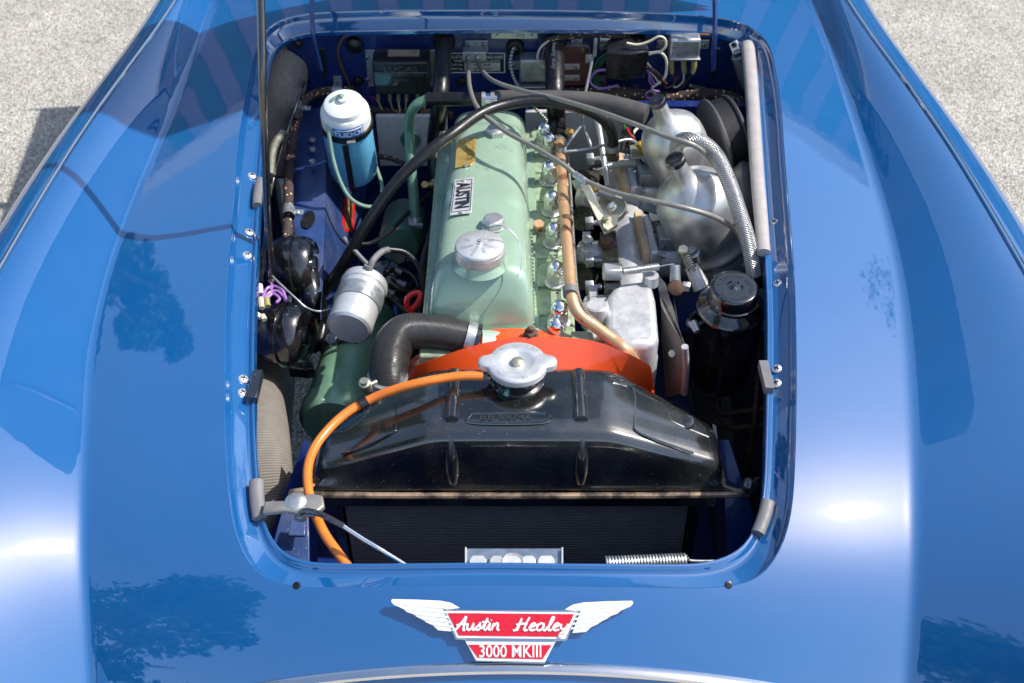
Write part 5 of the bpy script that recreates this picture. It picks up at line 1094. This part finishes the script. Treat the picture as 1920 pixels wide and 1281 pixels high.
def onk(px, py):   # on top of tank
    d = ray(px, py); lo = .8; 
    t_ = lo
    while t_ < 3:
        p = CAM+d*t_
        if p.z <= zt(p.x)+.0012: return p
        t_ += .001
    return p
for q in ([(744,748),(742,800),(733,812),(680,838),(640,852)], [(1150,716),(1187,730),(1190,790),(1200,812),(1300,850)], [(1262,764),(1254,772),(1256,784),(1266,794),(1328,820)], [(690,755),(688,775),(655,805),(620,812)], [(884,775),(1018,775),(1018,793),(884,793),(884,775)]):
    g = G(); g.tube([onk(x, y) for x, y in q], .0016, 6, 5); obj('pressed_outline', g, BLACKT, tk)
g = G(); text(g, 'BB 68746', .013, onk(948, 783), V(1, 0, 0), V(0, 1, 0), .0006, spacing=1.15, sx=1.1); obj('embossed_lettering', g, mat('embossed_black', (.035, .035, .035), .35, coat=.5), tk)
g = G(); g.lathe([(.0125, -.002), (.012, .001), (.009, .0025), (.0, .0028)], onk(1284, 792), (-.3, 0, 1), 24); obj('round_stamping', g, BLACKT, tk)
g = G(); p0 = onk(1345, 800); g.slab([P(1336, 795, .742), P(1342, 798, .742), P(1349, 852, .722), P(1342, 855, .72)], (0.002, 0, -.012)); obj('end_clip', g, SHIELD, tk)
# core
g = G(); g.box((.006, 1.0, .52), (.446, .09, .36)); core = obj('core', g, CORE, rad)
g = G()
for k in range(64): g.box((.006, .953, .684-.0054*k), (.444, .007, .0013))
obj('fins', g, mat('fin_lifted_grey', (.26, .26, .27), .4, .3, dust=.05), core, kind='stuff')  # fin colour lifted to grey so the fins show in shade
for x in (-.226, .238):
    g = G(); g.box((x, 1.0, .50), (.012, .10, .40)); obj('side_channel', g, BLACKP, rad, bevel=.001)
# neck and cap
rc0 = P(970, 702, .79); zt0 = .795
g = G(); cN = V(rc0.x, rc0.y-.016, zt0); g.lathe([(.036, -.001), (.033, .002), (.029, .004), (.0285, .022), (.031, .024)], cN, (0, 0, 1), 40); obj('filler_neck', g, mat('neck_black_verdigris', (.012, .012, .012), .3, .2, coat=.5, col2=(.25, .5, .45), c2s=45, c2t=(.55, .62)), rad)
g = G(); cC = cN+V(0, 0, .026); Rc = .0375
n_ = 72; prof = []
def ear(a):
    r = Rc
    for c0 in (0.06, math.pi-0.06):
        d = abs((a-c0+math.pi) % (2*math.pi)-math.pi); r += .0125*max(0, 1-(d/.30)**2)**.6 if d < .30 else 0
    return r
for (f, h) in ((.93, -.004), (1, -.003), (1, .004), (.985, .0055), (.9, .0068), (.62, .0075), (.52, .0065), (.42, .0035), (.2, .0035), (.19, .0055), (.14, .006)):
    prof.append([cC+V(math.cos(2*math.pi*k/n_)*(ear(2*math.pi*k/n_) if f > .88 else Rc)*f, math.sin(2*math.pi*k/n_)*(ear(2*math.pi*k/n_) if f > .88 else Rc)*f, h) for k in range(n_)])
o_ = len(g.v)
for r__ in prof: g.v += r__
for i in range(len(prof)-1):
    for k in range(n_): g.f.append([o_+i*n_+k, o_+i*n_+(k+1) % n_, o_+(i+1)*n_+(k+1) % n_, o_+(i+1)*n_+k]); g.m.append(0)
g.f.append([o_+(len(prof)-1)*n_+k for k in range(n_)]); g.m.append(0)
rcap = obj('pressure_cap', g, mat('satin_cap_metal', (.66, .67, .68), .4, .6, 0, var=.08, vs=60, bump=.1), rad, sharp=50)
g = G(); g.lathe([(.0075, .003), (.0072, .0085), (.005, .0098), (0, .0102)], cC, (0, 0, 1), 24); obj('centre_rivet', g, ZINCY, rcap)
for s_, a0, dr in (('REMOVE CAP SLOWLY', 90, -1), ('MADE IN WESTERN', -90, 1)):
    g = G()
    for i, ch in enumerate(s_):
        a = R_(a0)+dr*(i-len(s_)/2+.5)*.135; rd = V(math.cos(a), math.sin(a), 0)
        if ch != ' ': text(g, ch, .0082, cC+rd*Rc*.80+V(0, 0, .0070), (V(rd.y, -rd.x, 0) if dr < 0 else V(-rd.y, rd.x, 0)), (rd if dr < 0 else -rd), .0005)
    obj('stamped_lettering', g, ALUB, rcap)
g = G(); g.tube([cN+V(-.028, .0, .014), cN+V(-.038, .0, .014)], .006, 12, 1); obj('overflow_stub', g, BLACKP, rad)
# orange overflow tube
pts = [P(905, 705, .812), P(870, 705, .814), P(840, 708, .814), P(790, 717, .812), P(735, 732, .802), P(690, 751, .79), P(650, 774, .785), P(615, 806, .78), P(590, 840, .778), P(578, 875, .778), P(578, 915, .775), P(588, 955, .77), P(608, 1000, .765), P(632, 1035, .76), P(655, 1066, .755)]
t = thing('overflow_tube', 'orange rubber overflow tube curving from the radiator cap down the left front', 'tube', pts[0])
g = G(); g.tube(pts, .0058, 14, 10); obj('tube', g, ORANGE, t)
g = G(); q = P(681, 756, .79); g.lathe([(.0062, -.005), (.0078, -.005), (.0078, .005), (.0062, .005)], q, pts[5]-pts[6], 16); g.box(q+V(-.004, 0, -.008), (.008, .008, .01)); obj('clip', g, RUBBER, t)
# top hose
pts = [P(727, 745, .70), P(727, 715, .73), P(730, 675, .755), P(740, 645, .77), P(762, 624, .78), P(800, 621, .782), P(850, 628, .778), P(895, 640, .77)]
t = thing('top_hose', 'fat black moulded radiator hose bending left of the green cover', 'hose', pts[0])
g = G(); g.tube(pts, [.0245, .0255, .027, .0275, .026, .0235, .023, .0225], 28, 10); obj('tube', g, HOSER, t)
clamp(t, P(883, 637, .773), pts[-1]-pts[-2], .0232, .016, ZINC); clamp(t, P(893, 640, .771), pts[-1]-pts[-2], .0236, .006, BLACKP)
clamp(t, P(727, 712, .735), pts[0]-pts[1], .0262, .014, ZINC)
g = G(); q = P(685, 722, .765); g.lathe([(.007, -.012), (.008, 0), (.008, .006), (.0055, .007), (.005, .012), (0, .012)], q, (-.1, -.3, 1), 14); g.tube([q+V(0, 0, -.004), P(706, 716, .76)], .003, 8, 2); obj('clamp_screw', g, ZINCY, t)
# fan cowl
t = thing('fan_cowl', 'bright orange red painted cowl arching behind the radiator', 'cowl', P(1000, 680, .78))
top_ = [(778, 687), (800, 678), (860, 657), (905, 644), (950, 635), (1000, 632), (1050, 632), (1100, 637), (1135, 646), (1180, 664), (1216, 683), (1221, 690), (1227, 728)]
bot_ = [(777, 700), (1160, 700)]
g = G(); nT = len(top_); a = [P(x, y, .79-.00006*abs(x-1000)) for x, y in top_]; b = [P(min(max(x, 777), 1226), max(722, y+25)+ (0 if x < 1100 else (x-1100)*.1), .745-.00006*abs(x-1000)) for x, y in top_]
g.add(a+b, [(i, nT+i, nT+i+1, i+1) for i in range(nT-1)]); g.add([p+V(0, .004, -.003) for p in a+b], [(i, i+1, nT+i+1, nT+i) for i in range(nT-1)])
g.f += [[i, i+1, 2*nT+i+1, 2*nT+i] for i in range(nT-1)]; g.m += [0]*(nT-1)
obj('cowl_plate', g, RED, t, sharp=80)
g = G(); g.lathe([(.2, -.02), (.205, .0), (.20, .02)], V(.0, 1.14, .58), (0, 1, 0), 60); obj('cowl_ring', g, RED, t)
# fan and front clutter beneath
g = G(); g.box((0, 1.2, .45), (.3, .1, .3)); setp(obj('timing_case', g, mat('timing_dark', (.02, .03, .025), .6, .2, dust=.2), loc=(0, 1.2, .45), bevel=.01), 'dark timing case between radiator and engine', 'timing case')
# bonnet lock plate at front edge
t = thing('bonnet_lock_plate', 'silver lock plate with a latch hole behind the front edge of the opening', 'latch', P(962, 1045, .738))
g = G(); a = P(873, 1030, .733); b = P(1052, 1030, .733); g.slab([P(872, 1028, .738), P(1053, 1028, .738), P(1056, 1062, .738), P(870, 1062, .738)], (0, 0, -.003)); obj('plate', g, mat('lock_plate_blue_zinc', (.3, .36, .45), .35, .8, var=.1), t, bevel=.0008)
for x0_, x1_ in ((880, 912), (918, 945), (978, 1005), (1008, 1040)):
    g = G(); g.slab([P(x0_, 1048, .744), P(x0_+6, 1041, .744), P(x1_-6, 1041, .744), P(x1_, 1048, .744), P(x1_, 1064, .744), P(x0_, 1064, .744)], (0, 0, -.006)); obj('lock_lug', g, ALUB, t, bevel=.001)
g = G(); g.lathe([(.012, -.001), (.014, .001), (.012, .004), (.010, .001)], P(962, 1056, .742), (0, 0, 1), 24); obj('latch_ring', g, ALUB, t)
g = G(); g.lathe([(.0, .0), (.010, .0), (.0, .001)], P(962, 1056, .7415), (0, 0, 1), 24); obj('latch_dark_disc', g, CORE, t)  # flat black disc stands in for the shade down the hole
for x in (872, 1053):
    g = G(); g.slab([P(x, 1026, .744), P(x+3, 1026, .744), P(x+3, 1060, .744), P(x, 1060, .744)], (0, 0, -.008)); obj('side_lip', g, ALUB, t)
# ================================================================== SURROUNDINGS (seen mirrored in the paint)
BARK = mat('bark', (.09, .07, .05), .9, bump=1, bs=30); LEAF = mat('foliage', (.045, .10, .02), .55, var=.5, vs=1.5, spec=.3)
def leaf_tree(name, lb, az, dist, h, r, seed, n=9000, spire=False):
    rd = random.Random(seed); c = V(math.sin(R_(az))*dist, 1.2+math.cos(R_(az))*dist, 0)
    t = thing(name, lb, 'tree', c)
    g = G(); g.tube([c, c+V(.1, 0, h*.35), c+V(-.05, .1, h*.7)], [.22, .15, .06], 10, 4)
    for k in range(7):
        a = rd.uniform(0, 6.28); z = h*rd.uniform(.3, .6); g.tube([c+V(.05, 0, z), c+V(math.cos(a)*r*.35, math.sin(a)*r*.35, z+h*.12), c+V(math.cos(a)*r*.65, math.sin(a)*r*.65, z+h*.2)], [.07, .04, .02], 6, 3)
    obj('trunk', g, BARK, t)
    cl = []
    for k in range(46):
        z = rd.uniform(.12, 1.0); f = (1-z)**.7*1.1 if spire else math.sqrt(max(0.02, 1-((z-.55)/.47)**2))
        a = rd.uniform(0, 6.28); q = math.sqrt(rd.random())*r*f*.8; cl.append((V(math.cos(a)*q, math.sin(a)*q, z*h), r*rd.uniform(.22, .38)*(.6 if spire else 1)))
    g = G()
    for i in range(n):
        cc, rr = cl[rd.randrange(len(cl))]; d = V(rd.gauss(0, 1), rd.gauss(0, 1), rd.gauss(0, 1)).normalized()*rr*rd.uniform(.5, 1.05)
        p = c+cc+d; u = V(rd.gauss(0, 1), rd.gauss(0, 1), rd.gauss(0, 1)).normalized(); v = u.orthogonal().normalized(); s_ = rd.uniform(.06, .13)
        g.add([p-u*s_, p+v*s_*.6, p+u*s_, p-v*s_*.6], [(0, 1, 2, 3)])
    obj('crown', g, LEAF, t, smooth=False)
leaf_tree('cypress_tree', 'tall narrow green tree beyond the car, mirrored in the left shroud', -47, 10, 9.6, 1.7, 2, 11000, True)
leaf_tree('broadleaf_tree', 'round leafy tree behind the photographer to the left, mirrored in the nose', -128, 8, 7.6, 2.3, 4, 12000)
leaf_tree('broadleaf_tree', 'leafy tree to the right rear, its top mirrored in the right wing', 47, 15, 10.8, 2.0, 5, 7000)
bl = thing('warehouse', 'long low building with teal and grey upright cladding beyond the car', 'building', (0, 13.5, 0))
CT, CG_ = mat('teal_cladding', (.05, .22, .22), .5), mat('lilac_grey_cladding', (.26, .27, .34), .5)
for k in range(68):
    g = G(); x = -17+k*.5; g.box((x+.25, 13.5, 4.1), (.48, .3+.02*(k % 2), 8.2)); obj('cladding_panel', g, CT if k % 2 else CG_, bl)
g = G(); g.box((0, 13.7, 8.4), (34.6, 1.2, .4)); obj('roof_edge', g, WHITE, bl)
# ================================================================== GROUND
gm = mat('exposed_aggregate_asphalt', (0.44, 0.41, 0.37), 0.9, 0, 0, var=.12, vs=3, bump=0)
t = gm.node_tree; N = t.nodes; L = t.links; b = N['Principled BSDF']; tc = N.new('ShaderNodeTexCoord')
v = N.new('ShaderNodeTexVoronoi'); v.inputs['Scale'].default_value = 190; L.new(tc.outputs['Object'], v.inputs['Vector'])
v2 = N.new('ShaderNodeTexVoronoi'); v2.inputs['Scale'].default_value = 210; L.new(tc.outputs['Object'], v2.inputs['Vector'])
sp = N.new('ShaderNodeSeparateColor'); L.new(v.outputs['Color'], sp.inputs[0])
cr = N.new('ShaderNodeValToRGB'); cr.color_ramp.elements[0].color = (.24, .225, .2, 1); cr.color_ramp.elements[1].color = (.66, .64, .60, 1)
e = cr.color_ramp.elements.new(.35); e.color = (.42, .38, .32, 1); e = cr.color_ramp.elements.new(.75); e.color = (.56, .53, .48, 1)
L.new(sp.outputs[0], cr.inputs[0])
r = N.new('ShaderNodeMapRange'); r.inputs[1].default_value = 0.45; r.inputs[2].default_value = 0.75; r.inputs[3].default_value = 1; r.inputs[4].default_value = .6; L.new(v.outputs['Distance'], r.inputs[0])
mx = N.new('ShaderNodeMix'); mx.data_type = 'RGBA'; mx.blend_type = 'MULTIPLY'; mx.inputs[0].default_value = 1; L.new(cr.outputs[0], mx.inputs[6]); L.new(r.outputs[0], mx.inputs[7])
ns = N.new('ShaderNodeTexNoise'); ns.inputs['Scale'].default_value = 3.5; ns.inputs['Detail'].default_value = 8; ns.inputs['Roughness'].default_value = .7; L.new(tc.outputs['Object'], ns.inputs['Vector'])
rr_ = N.new('ShaderNodeMapRange'); rr_.inputs[1].default_value = .3; rr_.inputs[2].default_value = .7; rr_.inputs[3].default_value = .85; rr_.inputs[4].default_value = 1.2; L.new(ns.outputs[0], rr_.inputs[0])
m2 = N.new('ShaderNodeMix'); m2.data_type = 'RGBA'; m2.blend_type = 'MULTIPLY'; m2.inputs[0].default_value = 1; L.new(mx.outputs[2], m2.inputs[6]); L.new(rr_.outputs[0], m2.inputs[7])
L.new(m2.outputs[2], b.inputs['Base Color'])
bp = N.new('ShaderNodeBump'); bp.inputs['Distance'].default_value = .006; bp.inputs['Strength'].default_value = .9; bp.invert = True
L.new(v.outputs['Distance'], bp.inputs['Height']); L.new(bp.outputs[0], b.inputs['Normal'])
g = G(); g.grid(lambda u, v: (-150+300*u, -150+300*v, 0), 30, 30)
obj('ground', g, gm, kind='structure', label='pale exposed aggregate asphalt around the car', smooth=False)
